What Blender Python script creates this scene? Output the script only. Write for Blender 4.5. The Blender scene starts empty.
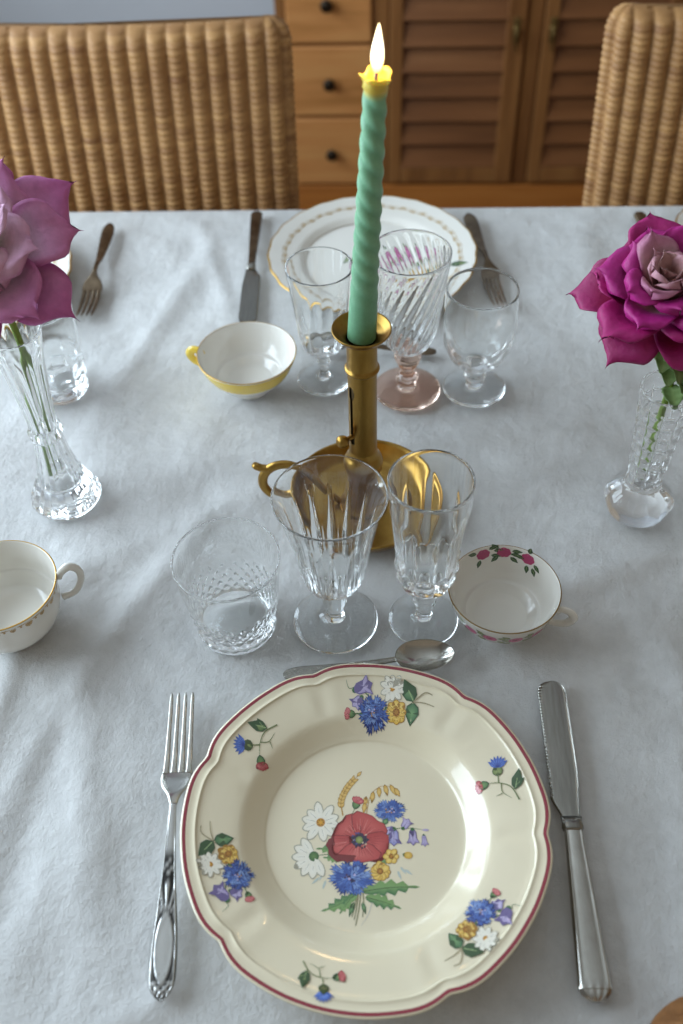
import bpy, math, random
import numpy as np
from mathutils import Matrix, Vector
PI = math.pi; TAU = 2*PI
sin, cos = math.sin, math.cos
rnd = random.Random(7)
sc = bpy.context.scene
COL = sc.collection
T = 0.75                       # height of the laid table top

# ------------------------------------------------------------------ helpers
def lin(c):
    return c/12.92 if c <= .04045 else ((c+.055)/1.055)**2.4
def hx(s, a=1.0):
    s = s.lstrip('#')
    return (lin(int(s[0:2],16)/255), lin(int(s[2:4],16)/255), lin(int(s[4:6],16)/255), a)

class MB:
    """collects vertices, faces, material slots and point colours of ONE mesh"""
    def __init__(self):
        self.v=[]; self.f=[]; self.m=[]; self.c=[]; self.col=(1,1,1,1); self.mat=0; self.M=None
    def vert(self, p, c=None):
        if self.M is not None: p = self.M @ Vector(p)
        self.v.append((p[0],p[1],p[2])); self.c.append(c or self.col); return len(self.v)-1
    def face(self, ids, m=None):
        self.f.append(tuple(ids)); self.m.append(self.mat if m is None else m)
    def grid(self, rows, closed_u=False, closed_v=False, cols=None, mats=None, flip=False):
        """rows: list of equally long lists of points"""
        idx=[[self.vert(p, cols[i][j] if cols else None) for j,p in enumerate(r)] for i,r in enumerate(rows)]
        n=len(idx); k=len(idx[0])
        for i in range(n if closed_u else n-1):
            for j in range(k if closed_v else k-1):
                q=(idx[i][j], idx[i][(j+1)%k], idx[(i+1)%n][(j+1)%k], idx[(i+1)%n][j])
                self.face(q[::-1] if flip else q, mats[i] if mats else None)
        return idx
    def cap(self, ring, flip=False, m=None):
        c=[sum(self.v[i][k] for i in ring)/len(ring) for k in range(3)]
        self.v.append(tuple(c)); self.c.append(self.c[ring[0]]); ci=len(self.v)-1
        n=len(ring)
        for i in range(n):
            a,b=ring[i],ring[(i+1)%n]
            self.face((ci,b,a) if flip else (ci,a,b), m)
    def lathe(self, prof, n=64, mod=None, mats=None, cols=None, x=0, y=0, z=0):
        """prof: (r,z[,flag]) from the bottom axis outwards and back; faces look outwards"""
        prev=None
        for i,p in enumerate(prof):
            r,h=p[0],p[1]; fl=p[2] if len(p)>2 else 0
            col=cols[i] if cols else None
            if r<1e-7: cur=[self.vert((x,y,z+h),col)]
            else:
                cur=[]
                for j in range(n):
                    t=TAU*j/n
                    rr,hh=(mod(t,r,h,fl,i) if mod else (r,h))
                    cur.append(self.vert((x+rr*cos(t),y+rr*sin(t),z+hh),col))
            if prev:
                m=mats[i-1] if mats else None
                if len(prev)==1 and len(cur)>1:
                    for j in range(n): self.face((prev[0],cur[(j+1)%n],cur[j]),m)
                elif len(cur)==1 and len(prev)>1:
                    for j in range(n): self.face((prev[j],prev[(j+1)%n],cur[0]),m)
                elif len(cur)>1:
                    for j in range(n): self.face((prev[j],prev[(j+1)%n],cur[(j+1)%n],cur[j]),m)
            prev=cur
    def tube(self, pts, rad, n=12, caps=True, flat=1.0, col=None):
        P=[Vector(p) for p in pts]; rings=[]
        up=Vector((0,0,1)); side=None
        for i,p in enumerate(P):
            d=(P[min(i+1,len(P)-1)]-P[max(i-1,0)]).normalized()
            if side is None:
                side=d.cross(up)
                if side.length<1e-3: side=d.cross(Vector((1,0,0)))
            side=(side-d*side.dot(d)).normalized(); nrm=side.cross(d).normalized()
            r=rad[i] if isinstance(rad,(list,tuple)) else rad
            cc=col[i] if isinstance(col,list) else col
            rings.append([self.vert(p+side*(r*cos(TAU*j/n))+nrm*(r*flat*sin(TAU*j/n)),cc) for j in range(n)])
        for a,b in zip(rings,rings[1:]):
            for j in range(n): self.face((a[j],a[(j+1)%n],b[(j+1)%n],b[j]))
        if caps: self.cap(rings[0],True); self.cap(rings[-1])
    def box(self, lo, hi, bev=0.0):
        (x0,y0,z0),(x1,y1,z1)=lo,hi; b=min(bev,(x1-x0)/2.01,(y1-y0)/2.01,(z1-z0)/2.01)
        if b<=0:
            i=[self.vert(p) for p in ((x0,y0,z0),(x1,y0,z0),(x1,y1,z0),(x0,y1,z0),(x0,y0,z1),(x1,y0,z1),(x1,y1,z1),(x0,y1,z1))]
            for q in ((3,2,1,0),(4,5,6,7),(0,1,5,4),(1,2,6,5),(2,3,7,6),(3,0,4,7)): self.face([i[k] for k in q])
            return
        rows=[]
        for z,ins in ((z0,b),(z0+b*.3,b*.3),(z0+b,0),(z1-b,0),(z1-b*.3,b*.3),(z1,b)):
            rows.append([(x0+b,y0+ins,z),(x1-b,y0+ins,z),(x1-b*.3-ins*.7,y0+b*.3+ins*.7,z),(x1-ins,y0+b,z),(x1-ins,y1-b,z),(x1-b*.3-ins*.7,y1-b*.3-ins*.7,z),
                         (x1-b,y1-ins,z),(x0+b,y1-ins,z),(x0+b*.3+ins*.7,y1-b*.3-ins*.7,z),(x0+ins,y1-b,z),(x0+ins,y0+b,z),(x0+b*.3+ins*.7,y0+b*.3+ins*.7,z)])
        idx=self.grid(rows,closed_v=True)
        self.face(idx[0][::-1]); self.face(idx[-1])
    def build(self, name, mats, parent=None, loc=(0,0,0), smooth=True, attr=False, angle=None):
        me=bpy.data.meshes.new(name); me.from_pydata(self.v,[],self.f)
        for m in (mats if isinstance(mats,(list,tuple)) else [mats]): me.materials.append(m)
        me.polygons.foreach_set('material_index',self.m)
        me.polygons.foreach_set('use_smooth',[smooth]*len(self.f))
        if attr:
            a=me.color_attributes.new('Col','FLOAT_COLOR','POINT')
            a.data.foreach_set('color',np.array(self.c,dtype=np.float32).ravel())
        me.update(); me.validate()
        if smooth and angle: me.set_sharp_from_angle(angle=math.radians(angle))
        o=bpy.data.objects.new(name,me); COL.objects.link(o)
        o.location=loc
        if parent: o.parent=parent
        return o

def tag(o,label=None,cat=None,group=None,kind=None):
    if label: o['label']=label
    if cat: o['category']=cat
    if group: o['group']=group
    if kind: o['kind']=kind
    return o
def thing(name,label,cat,loc,rz=0,group=None):
    o=bpy.data.objects.new(name,None); COL.objects.link(o); o.empty_display_size=.02
    o.location=loc; o.rotation_euler=(0,0,rz); return tag(o,label,cat,group)

def sp(pts, k=6):
    """Catmull-Rom through tuples"""
    out=[]; n=len(pts)
    for i in range(n-1):
        p0=pts[max(i-1,0)]; p1=pts[i]; p2=pts[i+1]; p3=pts[min(i+2,n-1)]
        for s in range(k):
            t=s/k
            out.append(tuple(.5*((2*b)+(-a+c)*t+(2*a-5*b+4*c-d)*t*t+(-a+3*b-3*c+d)*t**3) for a,b,c,d in zip(p0,p1,p2,p3)))
    out.append(tuple(float(v) for v in pts[-1])); return out
def sst(a,b,x):
    t=min(1,max(0,(x-a)/(b-a))); return t*t*(3-2*t)
def lerp(a,b,t): return tuple(p+(q-p)*t for p,q in zip(a,b))

# ------------------------------------------------------------------ materials
class NT:
    def __init__(self,name):
        self.m=bpy.data.materials.new(name); self.m.use_nodes=True; self.t=self.m.node_tree
        self.b=self.t.nodes['Principled BSDF']; self.out=self.t.nodes['Material Output']
    def n(self,typ,**kw):
        nd=self.t.nodes.new(typ)
        for k,v in kw.items():
            if k in nd.inputs: nd.inputs[k].default_value=v
            else: setattr(nd,k,v)
        return nd
    def l(self,a,b): self.t.links.new(a,b)
    def set(self,**kw):
        for k,v in kw.items(): self.b.inputs[k.replace('_',' ')].default_value=v
        return self
    def coords(self,scale=(1,1,1),rot=(0,0,0)):
        c=self.n('ShaderNodeTexCoord'); mp=self.n('ShaderNodeMapping'); mp.inputs['Scale'].default_value=scale; mp.inputs['Rotation'].default_value=rot
        self.l(c.outputs['Object'],mp.inputs['Vector']); return mp.outputs['Vector']
    def noise(self,vec,scale,detail=4,rough=.55):
        nd=self.n('ShaderNodeTexNoise'); nd.inputs['Scale'].default_value=scale; nd.inputs['Detail'].default_value=detail; nd.inputs['Roughness'].default_value=rough
        self.l(vec,nd.inputs['Vector']); return nd.outputs['Fac']
    def ramp(self,fac,stops):
        r=self.n('ShaderNodeValToRGB'); e=r.color_ramp.elements
        while len(e)<len(stops): e.new(.5)
        for el,(p,c) in zip(e,stops): el.position=p; el.color=c
        self.l(fac,r.inputs['Fac']); return r.outputs['Color']
    def bump(self,h,strength=.3,dist=.001,prev=None):
        b=self.n('ShaderNodeBump'); b.inputs['Strength'].default_value=strength; b.inputs['Distance'].default_value=dist
        self.l(h,b.inputs['Height'])
        if prev: self.l(prev,b.inputs['Normal'])
        self.l(b.outputs['Normal'],self.b.inputs['Normal']); return b.outputs['Normal']
def simple(name,col,rough=.5,metal=0.0,**kw):
    t=NT(name); t.set(Base_Color=hx(col) if isinstance(col,str) else col,Roughness=rough,Metallic=metal,**kw); return t.m
def glass(name,col=(0.992,0.999,0.995,1),rough=0.0,ior=1.5):
    t=NT(name); t.set(Base_Color=col,Roughness=rough,IOR=ior,Transmission_Weight=1.0); return t.m
def wood(name,c1,c2,c3,axis='z',rough=.45,sc_=1.0):
    t=NT(name); s={'x':(1.2,14,14),'y':(14,1.2,14),'z':(14,14,1.2)}[axis]
    v=t.coords(tuple(q*sc_ for q in s)); f=t.noise(v,1.6,5,.6)
    col=t.ramp(f,[(.3,hx(c1)),(.5,hx(c2)),(.72,hx(c3))]); t.l(col,t.b.inputs['Base Color'])
    t.set(Roughness=rough); t.bump(f,.15,.002); return t.m

def attr_mat(name,rough=.3,coat=0.0,noise_=0.0,sub=0.0,spec=.5):
    t=NT(name); a=t.n('ShaderNodeVertexColor'); a.layer_name='Col'
    c=a.outputs['Color']
    if noise_>0:
        f=t.noise(t.coords((1,1,1)),220,3); r=t.ramp(f,[(.25,(1-noise_,)*3+(1,)),(.75,(1,1,1,1))])
        mx=t.n('ShaderNodeMix',data_type='RGBA',blend_type='MULTIPLY'); mx.inputs[0].default_value=1
        t.l(c,mx.inputs[6]); t.l(r,mx.inputs[7]); c=mx.outputs[2]
    t.l(c,t.b.inputs['Base Color']); t.set(Roughness=rough,Coat_Weight=coat,Coat_Roughness=.08,Specular_IOR_Level=spec)
    return t

M={}
M['glass']=glass('clear_glass')
M['crystal']=glass('cut_crystal',(0.995,0.999,0.996,1),0,1.54)
M['pinkglass']=glass('rose_pink_glass',(0.95,0.70,0.58,1),.02)
M['porcelain']=simple('white_porcelain','#E9E5DC',.18,Coat_Weight=.4,Coat_Roughness=.05)
M['faience']=attr_mat('cream_faience',.3,.8).m
M['print']=attr_mat('enamel_print',.35,.5).m
M['gold']=simple('gilding','#C79A3C',.3,.85)
M['oldgold']=simple('worn_gilding','#8F7342',.4,.5)
M['yellow']=simple('yellow_glaze','#EFCF4E',.22,Coat_Weight=.4,Coat_Roughness=.05)
def metal(name,c1,c2,rough,sc_=60,stretch=(1,1,1),bump=.05):
    t=NT(name); v=t.coords(stretch); f=t.noise(v,sc_,5,.65)
    t.l(t.ramp(f,[(.3,hx(c1)),(.68,hx(c2))]),t.b.inputs['Base Color'])
    rr=t.n('ShaderNodeMapRange'); rr.inputs['To Min'].default_value=rough*.7; rr.inputs['To Max'].default_value=rough*1.5
    t.l(f,rr.inputs['Value']); t.l(rr.outputs['Result'],t.b.inputs['Roughness']); t.set(Metallic=1.0)
    t.bump(f,bump,.001); return t.m
M['brass']=metal('old_brass','#8A6830','#AC8846',.30,45,(1,1,.35))
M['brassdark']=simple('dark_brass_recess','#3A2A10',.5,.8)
M['silver']=metal('silver_plate','#B0ACA4','#C2BFB8',.17,60,(1,1,1),.015)
M['steel']=metal('brushed_steel','#85827B','#9C9992',.22,40,(12,1,1),.008)
M['tarnish']=metal('tarnished_silver','#5A4A3A','#85735F',.34,80)
def silver_attr():
    t=attr_mat('engraved_silver',.24); t.set(Metallic=1.0); return t.m
M['engraved']=silver_attr()
M['wickerleg']=simple('rattan_pole','#8A6236',.5)

def cloth_mat():
    t=NT('white_linen')
    v=t.coords((1,1,1))
    wx=t.noise(t.coords((2600,420,600)),1,2,.5); wy=t.noise(t.coords((420,2600,600)),1,2,.5)
    ad=t.n('ShaderNodeMath',operation='ADD'); t.l(wx,ad.inputs[0]); t.l(wy,ad.inputs[1])
    slub=t.noise(v,62,6,.66); cre=t.noise(t.coords((1,.7,1)),15,5,.55)
    n1=t.bump(ad.outputs[0],.5,.0007); n2=t.bump(slub,.42,.0045,n1); t.bump(cre,.42,.013,n2)
    tone=t.ramp(slub,[(.3,hx('#C9C8C6')),(.7,hx('#D6D5D3'))]); t.l(tone,t.b.inputs['Base Color'])
    t.set(Roughness=.92,Specular_IOR_Level=.15,Sheen_Weight=.15); return t.m
M['linen']=cloth_mat()
M['oak']=wood('pine_drawer_front','#A06A34','#C0824A','#CC985C','x')
M['pine']=wood('pine_frame','#6C4220','#86582E','#96683A','z')
M['reddish']=wood('stained_louvre','#5E3616','#744622','#885832','x')
M['plinth']=wood('orange_plinth','#945622','#AC6A2E','#B87A3C','x')
M['iron']=simple('dark_bronze_knob','#2E2419',.4,.7)
M['agedbrass']=simple('aged_brass_fitting','#7A6238',.4,.8)

# ------------------------------------------------------------------ the room
YAW=math.radians(-3.1)
RZ=Matrix.Rotation(YAW,4,'Z')
WX=-1.30                       # the window wall
def struct(name,mb,m,loc=(0,0,0),rz=0,smooth=False,attr=False):
    o=mb.build(name,m,None,loc,smooth,attr); o.rotation_euler=(0,0,rz); o['kind']='structure'; return o
def plaster(name,col):
    t=NT(name); f=t.noise(t.coords(),6,5); t.l(t.ramp(f,[(.3,hx(col)),(.8,tuple(min(1,c*1.06) for c in hx(col)[:3])+(1,))]),t.b.inputs['Base Color'])
    t.set(Roughness=.9); t.bump(t.noise(t.coords(),120,3),.1,.001); return t.m
M['wall']=plaster('pale_grey_plaster','#C8CBD0'); M['ceil']=plaster('ceiling_white','#D8D6D2')
M['floor']=wood('oak_floor_boards','#5A3C22','#6E4B2C','#7D5936','y',.5)
M['sash']=simple('white_window_paint','#DAD9D5',.4)
b=MB()
for i in range(20):
    x0=-1.32+i*.2; b.box((x0+.001,-1.4,-.03),(x0+.199,2.9,0),.002)
struct('floor',b,M['floor'],rz=0)
b=MB(); b.box((WX-.02,2.85,-.03),(2.4,2.97,2.6)); struct('wall_back',b,M['wall'])
b=MB(); b.box((WX-.02,-1.4,2.6),(2.4,2.97,2.68)); struct('ceiling',b,M['ceil'])
b=MB(); WY0,WY1,WZ0,WZ1=.15,2.30,.85,2.0
b.box((WX-.12,-1.4,-.03),(WX,WY0,2.6)); b.box((WX-.12,WY1,-.03),(WX,2.97,2.6)); b.box((WX-.12,WY0,-.03),(WX,WY1,WZ0)); b.box((WX-.12,WY0,WZ1),(WX,WY1,2.6))
struct('wall_left',b,M['wall'])
w=MB()
for (a0,a1,c0,c1) in ((WY0,WY0+.06,WZ0,WZ1),(WY1-.06,WY1,WZ0,WZ1),(WY0,WY1,WZ0,WZ0+.06),(WY0,WY1,WZ1-.06,WZ1),((WY0+WY1)/2-.045,(WY0+WY1)/2+.045,WZ0,WZ1),(WY0,WY1,1.72,1.75)):
    w.box((WX-.07,a0,c0),(WX-.01,a1,c1),.006)
win=struct('window_1',w,M['sash'])
g=MB(); g.box((WX-.045,WY0+.05,WZ0+.05),(WX-.041,WY1-.05,WZ1-.05)); g.build('window_pane',M['glass'],win,smooth=False)
b=MB(); b.box((WX+.005,2.835,0),(2.38,2.849,.09),.004); struct('baseboard_back',b,M['sash'])

# ------------------------------------------------------------------ sideboard
def sideboard():
    r=thing('sideboard','brown wooden sideboard with drawers and louvred doors behind the table','cabinet',(0,2.3,0),math.radians(-4.0))
    c=MB(); X0,X1=-.105,1.23
    c.box((X0,0.012,.0775),(X1,.44,.80),.003)
    for x in (X0,.112,.452,.80,1.19): c.box((x,0,.078),(x+.036 if x!=X0 else x+.022,.02,.80),.003)
    c.build('carcass',M['pine'],r,smooth=False)
    t=MB(); t.box((X0-.03,-.03,.80),(X1+.03,.45,.83),.006); t.build('top',M['pine'],r,smooth=False)
    p=MB(); p.box((X0-.004,-.006,0),(X1+.004,.43,.0755),.004); tag(p.build('plinth',M['plinth'],r,smooth=False),'lighter orange plinth board')
    for z0,z1 in ((.08,.252),(.256,.421),(.425,.60),(.604,.79)):
        d=MB(); d.box((-.081,-.008,z0+.002),(.110,.02,z1-.002),.004); dr=d.build('drawer',M['oak'],r,smooth=False)
        k=MB(); k.lathe(sp([(0,0),(.006,0),(.006,.008),(.013,.013),(.014,.019),(.009,.024),(0,.025)],3),16)
        ko=k.build('knob',M['iron'],dr,(.012,-.007,(z0+z1)/2)); ko.rotation_euler=(PI/2,0,0)
    for x0,x1,hs in ((.150,.450,1),(.490,.798,-1),(.838,1.188,1)):
        f=MB(); s=.042
        f.box((x0,-.01,.085),(x0+s-.012,.012,.79),.003); f.box((x1-s,-.01,.085),(x1,.012,.79),.003)
        f.box((x0+s-.012,-.0095,.085),(x1-s,.012,.125),.003); f.box((x0+s-.012,-.0095,.75),(x1-s,.012,.79),.003)
        do=f.build('door',M['pine'],r,smooth=False)
        l=MB(); z=.128
        while z<.72:
            a=(x0+s-.014); bb=(x1-s+.002)
            q=[(-.010,z),(-.004,z-.003),(.013,z+.044),(.007,z+.047)]
            i0=[l.vert((a,y,h)) for y,h in q]; i1=[l.vert((bb,y,h)) for y,h in q]
            for u in range(4):
                v=(u+1)%4; l.face((i0[u],i0[v],i1[v],i1[u]))
            l.face(i0[::-1]); l.face(i1); z+=.058
        l.build('louver_panel',M['reddish'],do,smooth=False)
        h=MB(); hxx=(x1-.02) if hs>0 else (x0+.02)
        h.lathe(sp([(0,0),(.008,0),(.008,.004),(.004,.006),(.004,.014),(0,.015)],3),12)
        ho=h.build('handle',M['agedbrass'],do,(hxx,-.0095,.455)); ho.rotation_euler=(PI/2,0,0)
        e=MB(); e.tube(sp([(0,-.014,0),(-.002,-.016,-.012),(0,-.013,-.03),(.001,-.010,-.045)],4),[.003]*13,8)
        e.box((-.008,-.003,-.03),(.008,-.0004,.025),.002)
        e.build('escutcheon',M['agedbrass'],do,(hxx,-.0098,.455))
    return r
sideboard()

# ------------------------------------------------------------------ wicker chairs
def wicker_mat():
    t=attr_mat('woven_rattan',.6); return t.m
M['wicker']=wicker_mat()
def wicker_panel(W,H,TH,pitch,row,lean,topround=True,bulge=.02,seed=1):
    """closed woven slab: ribs run up, strands run across"""
    rr=random.Random(seed)
    rc=TH/2*.96; per=[]                                      # stadium outline, parametrised by length
    L1=W-2*rc; L2=PI*rc; tot=2*L1+2*L2; nr=int(round(tot/pitch)); ns=nr*8
    for i in range(ns):
        s=tot*i/ns
        if s<L1: p=(-L1/2+s,-TH/2); nn=(0,-1)
        elif s<L1+L2:
            a=-PI/2+(s-L1)/rc; p=(L1/2+rc*cos(a),rc*sin(a)); nn=(cos(a),sin(a))
        elif s<2*L1+L2: p=(L1/2-(s-L1-L2),TH/2); nn=(0,1)
        else:
            a=PI/2+(s-2*L1-L2)/rc; p=(-L1/2+rc*cos(a),rc*sin(a)); nn=(cos(a),sin(a))
        per.append((p,nn,i/8))
    nrow=int(H/row); nz=nrow*6
    tone=[[rr.gauss(0,.10) for _ in range(nr+1)] for _ in range(nrow+2)]; rowt=[rr.gauss(0,.08) for _ in range(nrow+2)]
    c0=np.array(hx('#8E6136')[:3]); c1=np.array(hx('#B88A54')[:3]); cd=np.array(hx('#5E3F20')[:3])
    mb=MB(); rows=[]; cols=[]
    RT=TH*.5
    for k in range(nz+1):
        h=H*k/nz; ins=0
        if topround and h>H-RT:
            q=(h-(H-RT))/RT; ins=RT*(1-math.sqrt(max(0,1-q*q)))
        row_=[];cl=[]
        for (p,nn,rib) in per:
            ph=rib-math.floor(rib); ib=int(rib)%nr
            a=abs(sin(PI*ph)); st=abs(sin(PI*(h/row+.14*sin(ib*2.3))))**.6
            o=.0072*(a**.6)+.0032*st*(.3+.7*a)-.006
            fade=max(0.0,1-ins/RT*.7)
            x=p[0]+nn[0]*(o*fade-ins); y=p[1]+nn[1]*(o*fade-min(ins,TH*.46))
            y+=-bulge*(1-(2*p[0]/W)**2)+lean*(h/H)**1.4
            row_.append((x,y,h))
            tr=tone[int(h/row)][ib]+rowt[int(h/row)]
            c=c0+(c1-c0)*min(1,max(0,.55+tr*1.6)); c=c*(1-.25*(1-a)) if False else c
            cl.append((*c,1))
        rows.append(row_); cols.append(cl)
    idx=mb.grid(rows,closed_v=True,cols=cols); mb.cap(idx[0],True); mb.cap(idx[-1])
    return mb
def make_chair():
    r=thing('wicker_chair','','chair',(0,0,0))
    wicker_panel(.50,.481,.05,.0225,.0070,.075,seed=3).build('backrest',M['wicker'],r,(0,.0,.435),attr=True)
    s=wicker_panel(.46,.42,.06,.023,.0070,0,False,0,seed=5)
    so=s.build('seat',M['wicker'],r,(0,0,.43),attr=True); so.rotation_euler=(PI/2,0,0)
    ap=wicker_panel(.46,.12,.44,.023,.0070,0,False,0,seed=8)
    for sx in (-.2,.2):
        for sy in (-.01,-.38):
            l=MB(); l.tube([(sx,sy,.0),(sx,sy,.05),(sx,sy,.41)],[.017,.019,.021],14); l.build('leg',M['wickerleg'],r)
    st=MB()
    for sx in (-.2,.2): st.tube([(sx,-.01,.16),(sx,-.38,.16)],.010,10)
    st.tube([(-.2,-.195,.16),(.2,-.195,.16)],.010,10); st.build('stretcher',M['wickerleg'],r)
    return r
ch=make_chair()
ch['group']='wicker chairs on the far side of the table'
def place(o,x,y,rz,lab): o.location=(x,y,0); o.rotation_euler=(0,0,rz); o['label']=lab
place(ch,-.292,1.135,YAW,'brown wicker chair back at left, behind the dark-handled table knife')
c2=ch.copy(); COL.objects.link(c2)
for k in ch.children:
    q=k.copy(); COL.objects.link(q); q.parent=c2
place(c2,.575,1.100,YAW-.02,'wicker chair back at right, behind the dark magenta rose')

# ------------------------------------------------------------------ table and cloth
TX,TY=.95,.48                                    # half sizes of the table
TC=Vector((0.0,.578,0))
tb=thing('dining_table','long wooden dining table under the white linen cloth','table',(TC.x,TC.y,0),YAW)
b=MB(); b.box((-TX+.004,-TY+.004,T-.042),(TX-.004,TY-.004,T-.014),.004); b.build('tabletop',M['pine'],tb,smooth=False)
b=MB()
for lo,hi in (((-TX+.1,-TY+.08,T-.12),(TX-.1,-TY+.1,T-.043)),((-TX+.1,TY-.1,T-.12),(TX-.1,TY-.08,T-.043)),((-TX+.1,-TY+.1,T-.12),(-TX+.12,TY-.1,T-.043)),((TX-.12,-TY+.1,T-.12),(TX-.1,TY-.1,T-.043))): b.box(lo,hi,.002)
b.build('apron',M['pine'],tb,smooth=False)
for sx in (-1,1):
    for sy in (-1,1):
        b=MB(); x,y=sx*(TX-.09),sy*(TY-.075)
        b.tube([(x,y,0),(x,y,.3),(x,y,T-.043)],[.022,.028,.034],4); b.build('leg',M['pine'],tb,smooth=False)

def wrinkle(x,y):
    """soft creases left in the linen; never above zero"""
    def ridge(px,py,a,L,w,amp,bend=0):
        dx,dy=x-px,y-py; s=dx*cos(a)+dy*sin(a); d=-dx*sin(a)+dy*cos(a)+bend*s*s
        return amp*math.exp(-(d/w)**2)*math.exp(-(s/L)**4)
    h=0
    h+=ridge(-.265,.30,1.52,.20,.010,.0042,.15)+ridge(-.225,.27,1.45,.17,.012,-.003,.2)
    h+=ridge(-.19,.36,1.75,.16,.014,.0035)+ridge(-.31,.36,1.4,.2,.016,.004)
    h+=ridge(-.175,.47,1.1,.14,.011,.0035,.4)+ridge(-.15,.56,.5,.12,.016,.003)
    h+=ridge(-.03,.12,.25,.12,.012,.004)+ridge(-.17,.16,.5,.08,.012,.0035)
    h+=ridge(.26,.36,1.9,.12,.014,.0035)+ridge(.21,.50,.35,.14,.014,.003)+ridge(.22,.28,1.4,.15,.013,.003)
    h+=ridge(-.18,.86,1.25,.16,.013,.0035)+ridge(-.13,.95,1.8,.1,.01,.003)+ridge(.28,.86,1.5,.2,.02,.003)+ridge(.06,.66,.1,.2,.016,.002)
    h+=.0011*(sin(x*38+2.2*sin(y*17))*cos(y*26+1.7*sin(x*21))+.7*sin(x*71+y*23+2*sin(y*31)))
    return h-.0052
def cloth():
    DROP=.26; e=.009; pts=lambda half,step,a,b_:None
    def axis(half,fine0,fine1,step):
        a=list(np.arange(-half-DROP,-half-.02,.02))+list(np.arange(-half-.02,-half+.02,.003))+list(np.arange(-half+.02,fine0,.02))
        a+=list(np.arange(fine0,fine1,step))+list(np.arange(fine1,half-.02,.02))+list(np.arange(half-.02,half+.02,.003))+list(np.arange(half+.02,half+DROP+.001,.02))
        return a
    xs=axis(TX,-.47,.47,.0045); ys=axis(TY,-.44,.455,.0045)
    rows=[]
    for y in ys:
        r=[]
        for x in xs:
            cx,cy=max(-TX,min(TX,x)),max(-TY,min(TY,y)); dx,dy=x-cx,y-cy; d=math.hypot(dx,dy)
            if d<1e-9:
                w=RZ@Vector((x,y,0)); z=wrinkle(w.x+TC.x,w.y+TC.y)
                edge=min(TX-abs(x),TY-abs(y)); k=sst(0,.03,edge); z=z*k-.0045*(1-k)
                r.append((x,y,T+z))
            else:
                ux,uy=dx/d,dy/d; R=.012
                if d<R*PI/2: o=R*sin(d/R); z=-R*(1-cos(d/R))
                else: o=R; z=-R-(d-R*PI/2)
                along=cx*abs(uy)+cy*abs(ux); fold=sst(.03,.2,d)
                o+=fold*(.018+.016*sin(along*21+1.3)+.008*sin(along*47))
                r.append((cx+ux*o,cy+uy*o,T-.0045+z))
        rows.append(r)
    mb=MB(); mb.grid(rows); o=mb.build('tablecloth',M['linen'],None,TC)
    o.rotation_euler=(0,0,YAW); tag(o,'white crumpled linen tablecloth covering the whole table','tablecloth')
    sm=o.modifiers.new('thick','SOLIDIFY'); sm.thickness=.0007; sm.offset=-1
cloth()

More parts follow.
